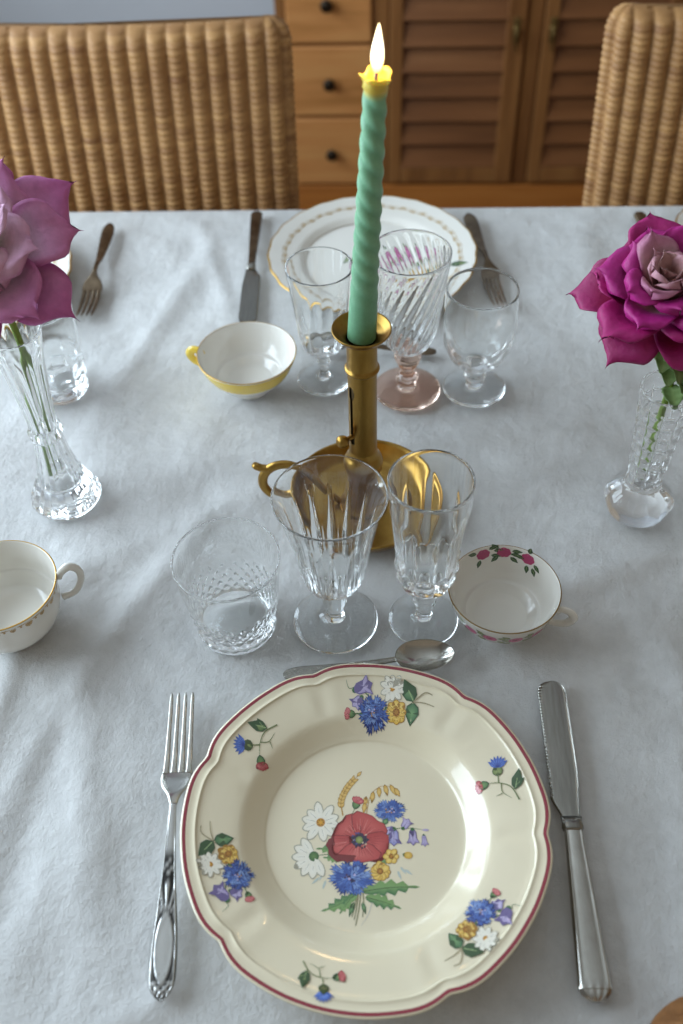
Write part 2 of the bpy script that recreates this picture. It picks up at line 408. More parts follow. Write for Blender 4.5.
# ------------------------------------------------------------------ painted decoration (part of the china's own glaze mesh)
class Deco:
    """draws flat polygons in 2-D and lays them on a china surface through the function surf(x,y,lift)"""
    def __init__(self,mb,surf,mat): self.mb=mb; self.surf=surf; self.mat=mat; self.n=0; self.A=((0,0),(1,0),(0,1))
    def P(self,x,y,l):
        o,a,b=self.A; return self.surf(o[0]+a[0]*x+b[0]*y,o[1]+a[1]*x+b[1]*y,l)
    def poly(self,pts,col,c=None,col2=None):
        """star-shaped polygon, optional colour at its middle"""
        self.n+=1; l=.00010+self.n*3.0e-7; mb=self.mb
        if c is None: c=(sum(p[0] for p in pts)/len(pts),sum(p[1] for p in pts)/len(pts))
        ci=mb.vert(self.P(c[0],c[1],l),col2 or col); ids=[mb.vert(self.P(p[0],p[1],l),col) for p in pts]
        a=sum(pts[i][0]*pts[(i+1)%len(pts)][1]-pts[(i+1)%len(pts)][0]*pts[i][1] for i in range(len(pts)))
        o,u,v=self.A; 
        if a*(u[0]*v[1]-u[1]*v[0])<0: ids=ids[::-1]
        for i in range(len(ids)): mb.face((ci,ids[i],ids[(i+1)%len(ids)]),self.mat)
    def stroke(self,pts,w,col,taper=.3):
        self.n+=1; l=.00010+self.n*3.0e-7; mb=self.mb; pts=sp(pts,4) if len(pts)>2 else pts
        L=[];R=[];n=len(pts)
        for i,p in enumerate(pts):
            a=pts[max(i-1,0)]; b=pts[min(i+1,n-1)]; dx,dy=b[0]-a[0],b[1]-a[1]; d=math.hypot(dx,dy) or 1
            ww=w*(1-(1-taper)*i/(n-1))/2; L.append((p[0]-dy/d*ww,p[1]+dx/d*ww)); R.append((p[0]+dy/d*ww,p[1]-dx/d*ww))
        il=[mb.vert(self.P(*p,l),col) for p in L]; ir=[mb.vert(self.P(*p,l),col) for p in R]
        o,u,v=self.A; fl=(u[0]*v[1]-u[1]*v[0])<0
        for i in range(n-1):
            q=(ir[i],ir[i+1],il[i+1],il[i]); mb.face(q[::-1] if fl else q,self.mat)
    # ---- motifs; y grows downward as drawn
    def petal(self,x,y,a,L,w,col,col2=None,tip=.6,edge=None):
        f=[(0,0),(.25,.35),(.55,.5),(.8,.42),(.95,.2),(1,0)] if tip>.5 else [(0,0),(.2,.4),(.5,.5),(.8,.22),(1,0)]
        pts=[(s*L,k*w) for s,k in f]+[(s*L,-k*w) for s,k in f[-2:0:-1]]
        ca,sa=cos(a),sin(a)
        q=[(x+p[0]*ca-p[1]*sa,y+p[0]*sa+p[1]*ca) for p in pts]
        if edge:
            c=(sum(p[0] for p in q)/len(q),sum(p[1] for p in q)/len(q)); self.poly([(c[0]+(p[0]-c[0])*1.16,c[1]+(p[1]-c[1])*1.16) for p in q],edge)
        self.poly(q,col,None,col2)
    def disc(self,x,y,r,col,col2=None,n=14,sq=1.0,jit=0,rg=None):
        self.poly([(x+r*(1+(rg.uniform(-jit,jit) if rg else 0))*cos(TAU*i/n),y+sq*r*(1+(rg.uniform(-jit,jit) if rg else 0))*sin(TAU*i/n)) for i in range(n)],col,(x,y),col2)
    def daisy(self,x,y,r,rot=0,n=9,sq=1.0,rg=rnd):
        A=[]
        for i in range(n):
            a=rot+TAU*i/n+rg.uniform(-.12,.12); L=r*rg.uniform(.86,1.05)
            A.append((a,L*(1-(1-sq)*abs(sin(a)))))
        for a,L in A: self.petal(x,y,a,L*1.06,r*.48,hx('#A9A28E'))
        for a,L in A:
            self.petal(x,y,a,L,r*.40,hx('#EDE6D4'),hx('#F3EEE0'))
            self.stroke([(x+cos(a)*r*.25,y+sin(a)*r*.25),(x+cos(a)*r*.75*(1-(1-sq)*abs(sin(a))),y+sin(a)*r*.75*sq)],r*.035,hx('#B5AF9E'))
        self.disc(x,y,r*.22,hx('#B57A1E'),hx('#E3A936')); 
        for i in range(6): self.disc(x+r*.14*cos(i*1.05),y+r*.14*sin(i*1.05),r*.04,hx('#8A5A12'),n=6)
    def cornflower(self,x,y,r,sq=.85,n=15,rg=rnd,face=None):
        B=['#3A5AA6','#4C6DB8','#6A8AC8','#34509A','#8AA4D4']
        for ring,(q,m) in enumerate(((1.0,n),(.72,n-4),(.45,8))):
            for i in range(m):
                a=TAU*i/m+rg.uniform(-.15,.15)+ring*.3; L=r*q*rg.uniform(.85,1.08); w=r*.30
                ca,sa=cos(a),sin(a)
                pts=[(0,-.05),(.55,-.35),(1,-.62),(.88,-.2),(1.08,0),(.88,.2),(1,.62),(.55,.35),(0,.05)]
                P_=[(x+(p[0]*L*ca-p[1]*w*sa),y+(p[0]*L*sa+p[1]*w*ca)*sq) for p in pts]
                m_=(x+L*.62*ca,y+L*.62*sa*sq); self.poly([(m_[0]+(p[0]-m_[0])*1.1+0,m_[1]+(p[1]-m_[1])*1.1) for p in P_],hx('#2A3A78'))
                self.poly(P_,hx(rg.choice(B)),m_,hx(rg.choice(B)))
                self.stroke([(x+L*.4*ca,y+L*.4*sa*sq),(x+L*.95*ca,y+L*.95*sa*sq)],r*.035,hx('#1E2C66'))
        for i in range(12):
            a=rg.uniform(0,TAU); q=r*rg.uniform(.05,.32); self.disc(x+q*cos(a),y+q*sin(a)*sq,r*.055,hx(rg.choice(['#3B2350','#C9B7D8','#20254E','#B98B4E'])),n=6)
    def yellow(self,x,y,r,rg=rnd,sq=1.0,n=8):
        for i in range(n):
            a=TAU*i/n+rg.uniform(-.1,.1); self.petal(x,y,a,r*rg.uniform(.9,1.05),r*.72,hx('#E0B44C'),hx('#F2D47A'),edge=hx('#A8782A'))
        self.disc(x,y,r*.34,hx('#9A5E17'),hx('#C78A2B'))
        for i in range(7): self.disc(x+r*.24*cos(i*.9),y+r*.24*sin(i*.9),r*.06,hx('#5E3610'),n=6)
    def leaf(self,x,y,a,L,w,dark='#426E48',lite='#7CA26A'):
        self.petal(x,y,a,L,w,hx(dark),hx(lite),tip=0,edge=hx('#35522E')); self.stroke([(x,y),(x+L*.9*cos(a),y+L*.9*sin(a))],w*.09,hx('#9DB27A'))
    def jagleaf(self,x,y,a,L,w,bend=.0,dark='#3E6E44',lite='#7A9C5C',n=5):
        ca,sa=cos(a),sin(a)
        def tr(p): 
            yy=p[1]+bend*p[0]*p[0]*L; return (x+p[0]*L*ca-yy*sa,y+p[0]*L*sa+yy*ca)
        up=[]
        for i in range(n):
            s0=i/n; k=sin(PI*min(1,(s0+.35/n)*.95+.12)); up+= [(s0+.04,w*.28*k+.02*w),(s0+.62/n+.04,w*.55*k)]
        pts=[(0,0)]+up+[(1.05,0)]+[(p[0],-p[1]) for p in up[::-1]]
        # lay as a strip so that it may bend
        self.n+=1; l=.00010+self.n*3.0e-7
        for part,colr in ((1,hx(dark)),(-1,hx(lite))):
            mid=[(p[0],0) for p in [(0,0)]+up+[(1.05,0)]]; out=[(p[0],part*p[1]) for p in [(0,0)]+up+[(1.05,0)]]
            im=[self.mb.vert(self.P(*tr(p),l),hx('#7FA262')) for p in mid]; io=[self.mb.vert(self.P(*tr(p),l),colr) for p in out]
            o_,u_,v_=self.A; fl=((u_[0]*v_[1]-u_[1]*v_[0])<0)^(part<0)
            for i in range(len(mid)-1):
                q=(im[i],im[i+1],io[i+1],io[i]); self.mb.face(q[::-1] if fl else q,self.mat)
        self.stroke([tr((0,0)),tr((.5,0)),tr((1,0))],w*.06,hx('#24401F'))
    def bell(self,x,y,a,L,w,col='#A596C2'):
        ca,sa=cos(a),sin(a); tr=lambda p:(x+p[0]*L*ca-p[1]*w*sa,y+p[0]*L*sa+p[1]*w*ca)
        pts=[(0,-.12),(.2,-.32),(.6,-.36),(.9,-.6),(.86,-.25),(1.05,0),(.86,.25),(.9,.6),(.6,.36),(.2,.32),(0,.12)]
        self.poly([tr(((p[0]-.5)*1.12+.5,p[1]*1.2)) for p in pts],hx('#6E6090')); self.poly([tr(p) for p in pts],hx(col),tr((.5,0)),hx('#C9BDDC'))
        self.stroke([tr((.15,0)),tr((.9,0))],w*.07,hx('#5E4E86')); self.disc(*tr((-.02,0)),w*.2,hx('#3E6A3C'),n=8)
    def bud(self,x,y,a,r,col='#C2474F',rg=rnd):
        ca,sa=cos(a),sin(a)
        self.petal(x-ca*r*1.3,y-sa*r*1.3,a,r*1.5,r*1.25,hx('#4B7044'),hx('#7E9C5E'),edge=hx('#29451F'))
        for k in (-2,-1,1,2,0):
            self.petal(x-ca*r*.25,y-sa*r*.25,a+k*.42,r*1.25,r*.75,hx(col),hx('#DE8A86'),edge=hx('#8A2630') if abs(k)==2 else None)
        self.stroke([(x,y),(x+ca*r*.7,y+sa*r*.7)],r*.1,hx('#7E1F2C'))
    def poppy(self,x,y,r,rg=rnd):
        out='#7C2A2A'
        for a,L,w,c,c2 in ((-2.45,1.0,1.25,'#B4433F','#C9605A'),(-1.0,1.02,1.45,'#B84744','#C85D57'),(2.75,1.22,.95,'#B23F3E','#CB625C'),(.35,1.1,1.15,'#AE3C3B','#C75A55'),(1.55,.82,1.55,'#B94845','#CE6A63')):
            pts=[(0,0),(.25,-.30*w),(.62,-.5*w),(.86,-.44*w),(.95,-.22*w),(1.0,-.05*w),(.95,.12*w),(.98,.3*w),(.84,.46*w),(.6,.5*w),(.25,.30*w)]
            ca,sa=cos(a),sin(a); q=[(x+r*(L*p[0]*ca-p[1]*sa),y+r*(L*p[0]*sa+p[1]*ca)) for p in pts]
            m=(sum(p[0] for p in q)/11,sum(p[1] for p in q)/11)
            self.poly([(m[0]+(p[0]-m[0])*1.05,m[1]+(p[1]-m[1])*1.05) for p in q],hx(out)); self.poly(q,hx(c),m,hx(c2))
            for k in range(9):
                b=a+(k-4)*.12*w; s0=rg.uniform(.3,.45); s1=rg.uniform(.62,.86)
                self.stroke([(x+r*L*s0*cos(b),y+r*L*s0*sin(b)),(x+r*L*s1*cos(b),y+r*L*s1*sin(b))],r*.022,hx(rg.choice(['#9A3032','#D98A80','#8E2A2C'])))
        self.disc(x,y,r*.30,hx('#3C2A44'),hx('#2C2233'),16,.8,.2,rg)
        for i in range(22):
            a=rg.uniform(0,TAU); q=r*rg.uniform(.16,.40); self.disc(x+q*cos(a),y+q*.8*sin(a),r*.04,hx(rg.choice(['#1F1A28','#4E4A86','#C9B59A','#2A2340'])),n=6)
        self.disc(x,y,r*.14,hx('#6E7A3C'),hx('#A3AE62'),10)
    def wheat(self,pts,r,n=9,rg=rnd):
        P_=sp(pts,8); self.stroke(pts,r*.3,hx('#B98A35'))
        for i in range(n):
            k=int((.25+.72*i/n)*(len(P_)-2)); p=P_[k]; q=P_[k+1]; a=math.atan2(q[1]-p[1],q[0]-p[0])
            for s in (-1,1):
                self.petal(p[0],p[1],a+s*.5,r*1.5,r*.75,hx('#CFA04A'),hx('#E5C478'),tip=0,edge=hx('#8E6420'))
        p=P_[-1]; self.petal(p[0],p[1],a,r*1.5,r*.7,hx('#CFA04A'),hx('#E5C478'),tip=0,edge=hx('#8E6420'))
G1=hx('#4A6E3C'); G2=hx('#6E7A48')
def motif_big(D,flip=False,rg=None):
    """blue cornflower, daisy, yellow flower, lilac bell, red bud and leaves; about 120 wide"""
    rg=rg or rnd
    D.stroke([(42,2),(62,-12),(74,-8)],2.2,hx('#A89A78'),.6); D.stroke([(42,0),(60,2),(76,8)],2.0,hx('#A89A78'),.6)
    D.stroke([(-30,14),(-52,14)],2,G1); D.stroke([(-15,0),(-40,-22),(-55,-20),(-60,-32)],1.6,G1)
    D.leaf(44,-2,-2.0,30,20); D.leaf(44,2,1.75,28,19); D.leaf(2,6,1.2,18,10)
    D.bell(-46,-18,-.2-.15,26,22); D.bell(-36,-8,2.4,17,16,'#B4A8CE')
    D.daisy(12,-20,21,.3,10,.95,rg); D.yellow(18,13,16,rg); D.cornflower(-17,12,23,1.05,14,rg); D.bud(-55,14,PI+.1,7.5,'#C9686B')
def motif_small(D,rg=None):
    """one blue cornflower on its calyx, a red bud and small leaves"""
    D.stroke([(32,-34),(12,-22),(4,-4),(3,12)],2.2,G2); D.stroke([(4,-6),(18,-8),(28,-22)],1.8,G2); D.stroke([(4,-2),(-18,0)],2.2,G2); D.stroke([(20,-8),(24,2)],1.4,G2)
    D.leaf(14,-28,PI+.2,28,15,'#4F6A3A','#8C9A5A'); D.leaf(10,-28,-2.2,16,9,'#4F6A3A','#8C9A5A')
    D.petal(-24,0,0,16,15,hx('#6E8048'),hx('#9AA666'),edge=hx('#3E4E26'))
    for k in range(-3,4):
        a=PI+k*.33; D.petal(-20,0,a,19,7,hx('#3B5CB4'),hx('#6E8ED6'),tip=0); D.stroke([(-20,0),(-20+19*cos(a),19*sin(a))],1.2,hx('#26398A'))
    D.bud(6,26,1.35,9.5,'#B23A40')

# ------------------------------------------------------------------ dinner plate with the scalloped red rim
def dinner_plate():
    R=.1163; K=1.0
    zs=[(0,.0062),(.03,.0062),(.060,.0066),(.066,.0082),(.073,.0125),(.079,.0165),(.084,.0183),(.095,.0208),(.1055,.0231),(.1068,.0243),(.1085,.0240),(.1105,.0241),(.1128,.0246),(.1150,.0249),(.1163,.0243)]
    ra=[p[0] for p in zs]; za=[p[1] for p in zs]
    prof_top=sp(zs[:8],5)+[ (p[0],p[1]) for p in sp(zs[7:],3)[1:]]
    rr=np.array([p[0] for p in prof_top]); zz=np.array([p[1] for p in prof_top])
    def surf(x,y,l):
        r=math.hypot(x,y); return (x,y,float(np.interp(r,rr,zz))+l)
    notch=[math.radians(a) for a in (155,106,50,-7,-68,-141)]
    def scal(t):
        d=min(abs((t-a+PI)%TAU-PI) for a in notch)
        q=d/math.radians(30)
        return 1.008-.025*math.exp(-(d/.07)**1.4)+.004*math.exp(-((d-.17)/.09)**2)-.004*min(1,q)**3
    def mod(t,r,h,fl,i):
        k=sst(.083,.112,r) if fl==0 else sst(.09,.112,r)
        s=scal(t); d=min(abs((t-a+PI)%TAU-PI) for a in notch)
        groove=-.0006*math.exp(-(d/.05)**2)*sst(.080,.09,r)*(1-sst(.108,.115,r))+.0003*math.exp(-((d-.1)/.06)**2)*sst(.08,.09,r)*(1-sst(.108,.115,r))
        return r*(1+(s-1)*k), h+groove
    under=[(0,.0018),(.045,.0018),(.056,.0020),(.0575,.0),(.0605,.0),(.062,.003),(.068,.0045),(.076,.0105),(.083,.0142),(.1,.0185),(.112,.0218),(.1152,.0232)]
    prof=[(p[0],p[1],1) for p in under]+[(p[0],p[1],0) for p in prof_top[::-1]]
    nU=len(under)
    cream=hx('#E9DCBE'); red=hx('#A32234')
    cols=[cream]*len(prof); mats=[0]*(len(prof)-1)
    for i in range(len(prof)-1):
        rm=(prof[i][0]+prof[i+1][0])/2
        if i>=nU and   .1126<rm<.1152: mats[i]=1
    mb=MB(); mb.col=cream; mb.lathe(prof,240,mod,mats)
    D=Deco(mb,surf,2); k=.001
    def setA(c,gx,gy,s=1): D.A=((c[0]*k,c[1]*k),(gx[0]*k*s,gx[1]*k*s),(gy[0]*k*s,gy[1]*k*s))
    # central bouquet, drawn about its middle (units of the drawing run right and down)
    setA((-4.21,-14.08),(.1695,-.0069),(-.0072,-.1746)); q=lambda x,y:(x-340,y-380)
    rg=random.Random(4)
    for a,b_ in (((335,500),(320,620)),((345,500),(325,640)),((350,500),(350,610)),((330,510),(312,610))): D.stroke([q(*a),q((a[0]+b_[0])/2+4,(a[1]+b_[1])/2),q(*b_)],6,hx('#8A8560'),.6)
    D.stroke([q(400,490),q(375,590),q(345,640)],3,hx('#B9B7B4'))
    D.stroke([q(330,300),q(310,240),q(322,205)],4,G1); D.stroke([q(400,290),q(430,255)],5,G1); D.stroke([q(430,335),(470-340,290-380),(530-340,285-380),(590-340,292-380)],4,G1)
    D.stroke([q(250,310),q(205,265)],5,G1); D.stroke([q(300,400),q(230,385),q(165,390)],5,G1); D.stroke([q(365,240),q(380,160),q(420,118),q(470,120)],3,hx('#B98A35'))
    for (x,y,a) in ((190,470,2.4),(205,450,2.0),(215,480,1.9),(490,430,.9),(505,440,.6),(480,445,1.2)): D.petal(*q(x,y),a,36,9,hx('#B4C0BC'),hx('#C8D0C8'),tip=0)
    D.jagleaf(*q(290,380),PI+.35,110,46,-.2); D.jagleaf(*q(280,400),PI+.05,75,36); D.jagleaf(*q(400,430),-.5,60,34)
    D.jagleaf(*q(330,530),2.55,135,50,.15); D.jagleaf(*q(350,520),.05-.25,200,58,.12); D.jagleaf(*q(360,540),.2,130,50,.1); D.jagleaf(*q(310,540),2.2,70,36)
    D.leaf(*q(350,560),1.3,40,14); D.leaf(*q(318,560),1.9,50,16)
    D.wheat([q(275,235),q(268,180),q(290,125),q(330,75)],17,9,rg)
    for (x,y,a,L) in ((365,160,1.75,40),(392,140,1.7,44),(415,122,1.55,40),(438,112,1.35,44),(460,112,1.1,48),(478,125,1.1,38),(360,185,1.7,40)): D.petal(*q(x,y),a,L,17,hx('#D2A244'),hx('#E6C678'),tip=0,edge=hx('#94691F'))
    D.bud(*q(330,180),-1.2,23,'#B8444C',rg)
    D.daisy(*q(190,262),78,.2,10,1.0,rg)
    for a in (2.1,2.6,3.1,3.6,4.1,1.6,1.1): D.petal(*q(168,392),a,85,38,hx('#A39C88'))
    for a in (2.1,2.6,3.1,3.6,4.1,1.6,1.1):
        D.petal(*q(168,392),a,81,32,hx('#EDE6D4'),hx('#F3EEE0')); D.stroke([q(168+25*cos(a),392+25*sin(a)),q(168+65*cos(a),392+65*sin(a))],2.4,hx('#B9B29E'))
    D.disc(*q(168,392),19,hx('#3E6236'),hx('#6A8A4C'))
    D.cornflower(*q(455,215),62,.72,16,rg); D.leaf(*q(432,268),-1.0,26,20)
    D.bell(*q(470,290),1.4+.2,58,44,'#8E90C6'); D.bell(*q(540,290),1.55,56,36); D.bell(*q(582,312),1.5,40,22); D.bell(*q(505,285),-1.0,40,36,'#B2A4CC'); D.bell(*q(470,285),2.8,40,30,'#B2A4CC'); D.petal(*q(575,292),0,28,9,hx('#B7A6CC'))
    D.poppy(*q(338,330),103,rg)
    D.yellow(*q(458,392),30,rg,1.1,6); D.disc(*q(520,388),17,hx('#D2A03A'),hx('#E9C766'),10,.8); D.disc(*q(507,386),7,hx('#5E6A2E'),n=8)
    D.yellow(*q(415,447),36,rg,1,11); D.cornflower(*q(308,470),82,.78,18,rg)
    for c,gx,gy,kind,rot in (((17.36,86.87),(.40,-.018),(-.0265,-.459),1,0),((-70.03,57.15),(.39,-.017),(.0116,-.4335),0,0),((-87.47,-25.88),(.358,-.0144),(.0175,-.3655),1,1),
                             ((87.32,25.0),(.375,-.016),(-.054,-.4065),0,1.57),((64.86,-66.99),(.34,-.0132),(-.0405,-.334),1,2),((-27.88,-94.39),(.331,-.0124),(-.0055,-.3137),0,-1.57)):
        if kind==1 and rot==1:   # left: leaves on top, red bud lowest
            ca=cos(-2.0); sa=sin(-2.0)
        elif kind==1 and rot==2: ca=cos(2.25); sa=sin(2.25)
        elif kind==1: ca,sa=1,0
        else: ca,sa=cos(rot),sin(rot)
        g1=(gx[0]*ca+gy[0]*sa,gx[1]*ca+gy[1]*sa); g2=(-gx[0]*sa+gy[0]*ca,-gx[1]*sa+gy[1]*ca)
        setA(c,g1,g2,1.12 if kind else 1.08); (motif_big if kind else motif_small)(D,rg=random.Random(3)) if kind else motif_small(D)
    o=mb.build('soup_plate',[M['faience'],M['redline'],M['faience']],None,(.0074,.2846,T),attr=True)
    o.scale=(1.012,1.012,1.012)
    tag(o,'cream plate with red scalloped rim and painted poppy bouquet, in front','plate')
M['redline']=simple('dark_red_rim_glaze','#8E2233',.3,Coat_Weight=.8,Coat_Roughness=.08)
dinner_plate()

# ------------------------------------------------------------------ other plates
def flat_plate(name,R,loc,label,deco=None,lace=True,group=None):
    zs=[(0,.005),(.6*R,.0052),(.66*R,.0068),(.72*R,.0105),(.80*R,.0128),(.97*R,.0175),(.993*R,.0178),(R,.0170)]
    top=sp(zs,6); rr=np.array([p[0] for p in top]); zz=np.array([p[1] for p in top])
    under=[(0,.002),(.5*R,.002),(.52*R,0),(.55*R,0),(.56*R,.002),(.7*R,.006),(.9*R,.0125),(.99*R,.0155)]
    prof=under+top[::-1]; mats=[0]*(len(prof)-1)
    for i in range(len(prof)-1):
        rm=(prof[i][0]+prof[i+1][0])/2
        if i>=len(under)-1 and rm>.982*R: mats[i]=1
    mb=MB(); mb.lathe(prof,128,lambda t,r,h,fl,i:(r*(1+.006*cos(24*t)*sst(.9*R,R,r)),h),mats)
    surf=lambda x,y,l:(x,y,float(np.interp(math.hypot(x,y),rr,zz))+l)
    D=Deco(mb,surf,2)
    if lace:
        for q,w in ((.835,.0022),(.86,.0010)):
            for i in range(96):
                a0,a1=TAU*i/96,TAU*(i+1)/96; rr_=q*R+.0012*sin(i*PI/2); 
                D.stroke([(rr_*cos(a0),rr_*sin(a0)),(q*R*cos(a1),q*R*sin(a1))],w*(.4+.6*(i%2)),hx('#B3935A'),1)
    if deco: deco(D)
    o=mb.build(name,[M['porcelain'],M['gold'],M['print']],None,loc,attr=True); tag(o,label,'plate',group); return o
def spray(D):
    D.A=((.036,-.006),(.0014,0),(0,-.0015)); rg=random.Random(2)
    D.stroke([(-38,-12),(-10,-2),(20,4)],1.6,G1); D.stroke([(0,0),(20,12),(34,14)],1.6,G1)
    for x,y,a in ((-30,-10,-2.2),(-34,-8,2.6),(-12,-8,-1.6),(6,-10,-1.2),(-8,8,2.0),(-20,8,2.3),(24,-2,-.4),(34,12,.2)): D.leaf(x,y,a,12,6,'#55703A','#8FA65E')
    for x,y,r,c in ((-18,0,9,'#B83E86'),(-6,1,10,'#C24C92'),(-28,4,6,'#A8487E')):
        for k in range(6): D.petal(x,y,k*1.05,r,r*.9,hx(c),hx('#E09AC0'),edge=hx('#7E2A5C'))
    for x,y,r in ((14,10,7),(24,14,7),(6,16,6)): D.yellow(x,y,r,rg,1,7)
    for x,y in ((-32,-18),(14,-12),(30,2)): D.disc(x,y,2.6,hx('#8E6AA8'),n=8)
flat_plate('dinner_plate',.1135,(.0443,.939,T),'white plate with gilt edge and flower spray behind the candle',spray)
flat_plate('dinner_plate',.115,(-.396,.925,T),'white plate mostly hidden behind the pale purple rose',None,True)
flat_plate('dinner_plate',.115,(.486,.925,T),'pale plate at far right edge behind the dark magenta rose',None,True)

# ------------------------------------------------------------------ glassware
def bowl_prof(outer,wall,floor_z,k=5):
    """outer: (r,z) from the stem top to the rim; inner wall follows, down to floor_z"""
    o=sp(outer,k); rim=o[-1]; res=[(p[0],p[1],1) for p in o]
    res+=[(rim[0]-wall*(.5-.5*cos(PI*k/8)),rim[1]+wall*.5*sin(PI*k/8),0) for k in range(1,9)]
    inn=[p for p in o[::-1][1:] if p[1]>floor_z+wall*1.4]
    res+=[(max(.001,p[0]-wall*(1+.9*sst(floor_z+.04,floor_z,p[1]))),p[1],0) for p in inn]
    rl=res[-1][0]; zl=res[-1][1]
    res+=[(rl*.82,floor_z+(zl-floor_z)*.42,0),(rl*.45,floor_z+(zl-floor_z)*.08,0),(0,floor_z,0)]
    return res
def foot_prof(R,stem):
    """foot disc and stem up to the bowl, from the axis"""
    return [(0,.0012,0),(R*.5,.0010,0),(R*.93,.0003,0),(R*.985,.0005,0),(R,.0014,0),(R*.985,.0023,0),(R*.8,.0030,0),(R*.45,.0043,0)]+[(p[0],p[1],2) for p in sp(stem,4)]
def ftz(n,t): 
    a=(t*n/TAU)%1; return abs(a-.5)*2           # 0 at facet middle, 1 at ridge
# one piece of glass is one mesh
def glass_thing(name,label,prof,n,mod,loc,mat='glass',group=None):
    mb=MB(); mb.lathe(prof,n,mod); o=mb.build(name,M[mat],None,loc); return tag(o,label,'glass',group)
def wine_prof():
    p=foot_prof(.0327,[(.0085,.0062),(.0068,.010),(.0066,.016),(.0088,.022),(.0092,.029),(.0078,.035),(.0066,.040),(.0066,.043)])
    return p+bowl_prof([(.0085,.0455),(.0165,.0482),(.0225,.0540),(.0247,.062),(.0258,.074),(.0280,.090),(.0318,.110),(.0362,.130),(.0396,.1405)],.0013,.0535)
def wine_mod(t,r_,h,fl,i,n=14):
    if fl==1:
        w=.96*max(0,1-(h-.054)/(.118-.054)); a=abs(((t*n/TAU)%1)-.5)*2
        if w>0 and h>.050: r_-=.0024*max(0,1-a/max(w,.02))*min(1,(h-.050)/.006)*(.45+.55*min(1,w*1.4))
        a2=abs((((t+PI/n)*n/TAU)%1)-.5)*2; w2=.7*max(0,1-(h-.054)/.026)
        if w2>0 and h>.052: r_-=.0012*max(0,1-a2/max(w2,.02))
    if fl==2: r_*=1-.06*(1-ftz(6,t))
    return r_,h
glass_thing('wine_glass','large cut wine glass with spiky flutes, directly in front of the brass candlestick',wine_prof(),196,wine_mod,(-.0078,.4602,T))
def flute_prof():
    p=foot_prof(.0268,[(.0075,.006),(.006,.010),(.0068,.017),(.0092,.023),(.0085,.028),(.0105,.033),(.008,.0375),(.0075,.0405)])
    return p+bowl_prof([(.010,.0425),(.0165,.0470),(.0208,.055),(.0224,.067),(.0232,.072),(.0240,.082),(.0262,.108),(.0282,.130),(.0291,.1548)],.0015,.054)
def flute_mod(t,r_,h,fl,i,n=9):
    if fl==1:
        a=((t*n/TAU)%1-.5)*TAU/n
        flat=cos(PI/n)/max(.5,cos(a)); k=sst(.070,.0735,h)*(1-sst(.112,.136,h))
        r_*=1+(flat*1.012-1)*k
        k2=sst(.045,.053,h)*(1-sst(.070,.0735,h)); arch=abs(a)/(PI/n)
        r_*=1+k2*(.03-.085*arch**2)
    if fl==2: r_*=1-.10*(1-ftz(6,t))
    return r_,h
glass_thing('champagne_flute','tall panelled glass standing right of the large cut wine glass',flute_prof(),180,flute_mod,(.0601,.4577,T))
def tumbler_prof(R0,R1,H,base):
    o=[(0,.0016,0),(R0*.8,.0016,0),(R0*.9,.0004,0),(R0*.97,.0006,0)]
    oo=sp([(R0,.0025),(R0+(R1-R0)*.12,.012),(R0+(R1-R0)*.5,H*.45),(R1,H)],14)
    o+=[(p[0],p[1],1) for p in oo]; w=.0016
    o+=[(R1-w*(.5-.5*cos(PI*k/8)),H+w*.5*sin(PI*k/8),0) for k in range(1,9)]
    inn=sp([(R1-w,H-.001),(R0+(R1-R0)*.5-w,H*.45),(R0+(R1-R0)*.2-w*1.6,base+.012),(R0*.86,base+.004),(R0*.6,base+.0006),(0,base)],5)
    return o+[(p[0],p[1],0) for p in inn]
def diamond_mod(n,rows,h0,h1,A):
    def mod(t,r_,h,fl,i):
        if fl==1:
            k=sst(h0,h0+.003,h)*(1-sst(h1-.002,h1+.001,h))
            u=t*n/TAU; v=h/rows
            d=max(abs(((u+v)%1)-.5),abs(((u-v)%1)-.5))*2
            r_-=A*k*d**1.2
        return r_,h
    return mod
glass_thing('tumbler','short clear tumbler with diamond-cut lower half, left of the cut wine glass',tumbler_prof(.0305,.0393,.080,.0085),192,diamond_mod(22,.0105,.004,.042,.0017),(-.0843,.4600,T))
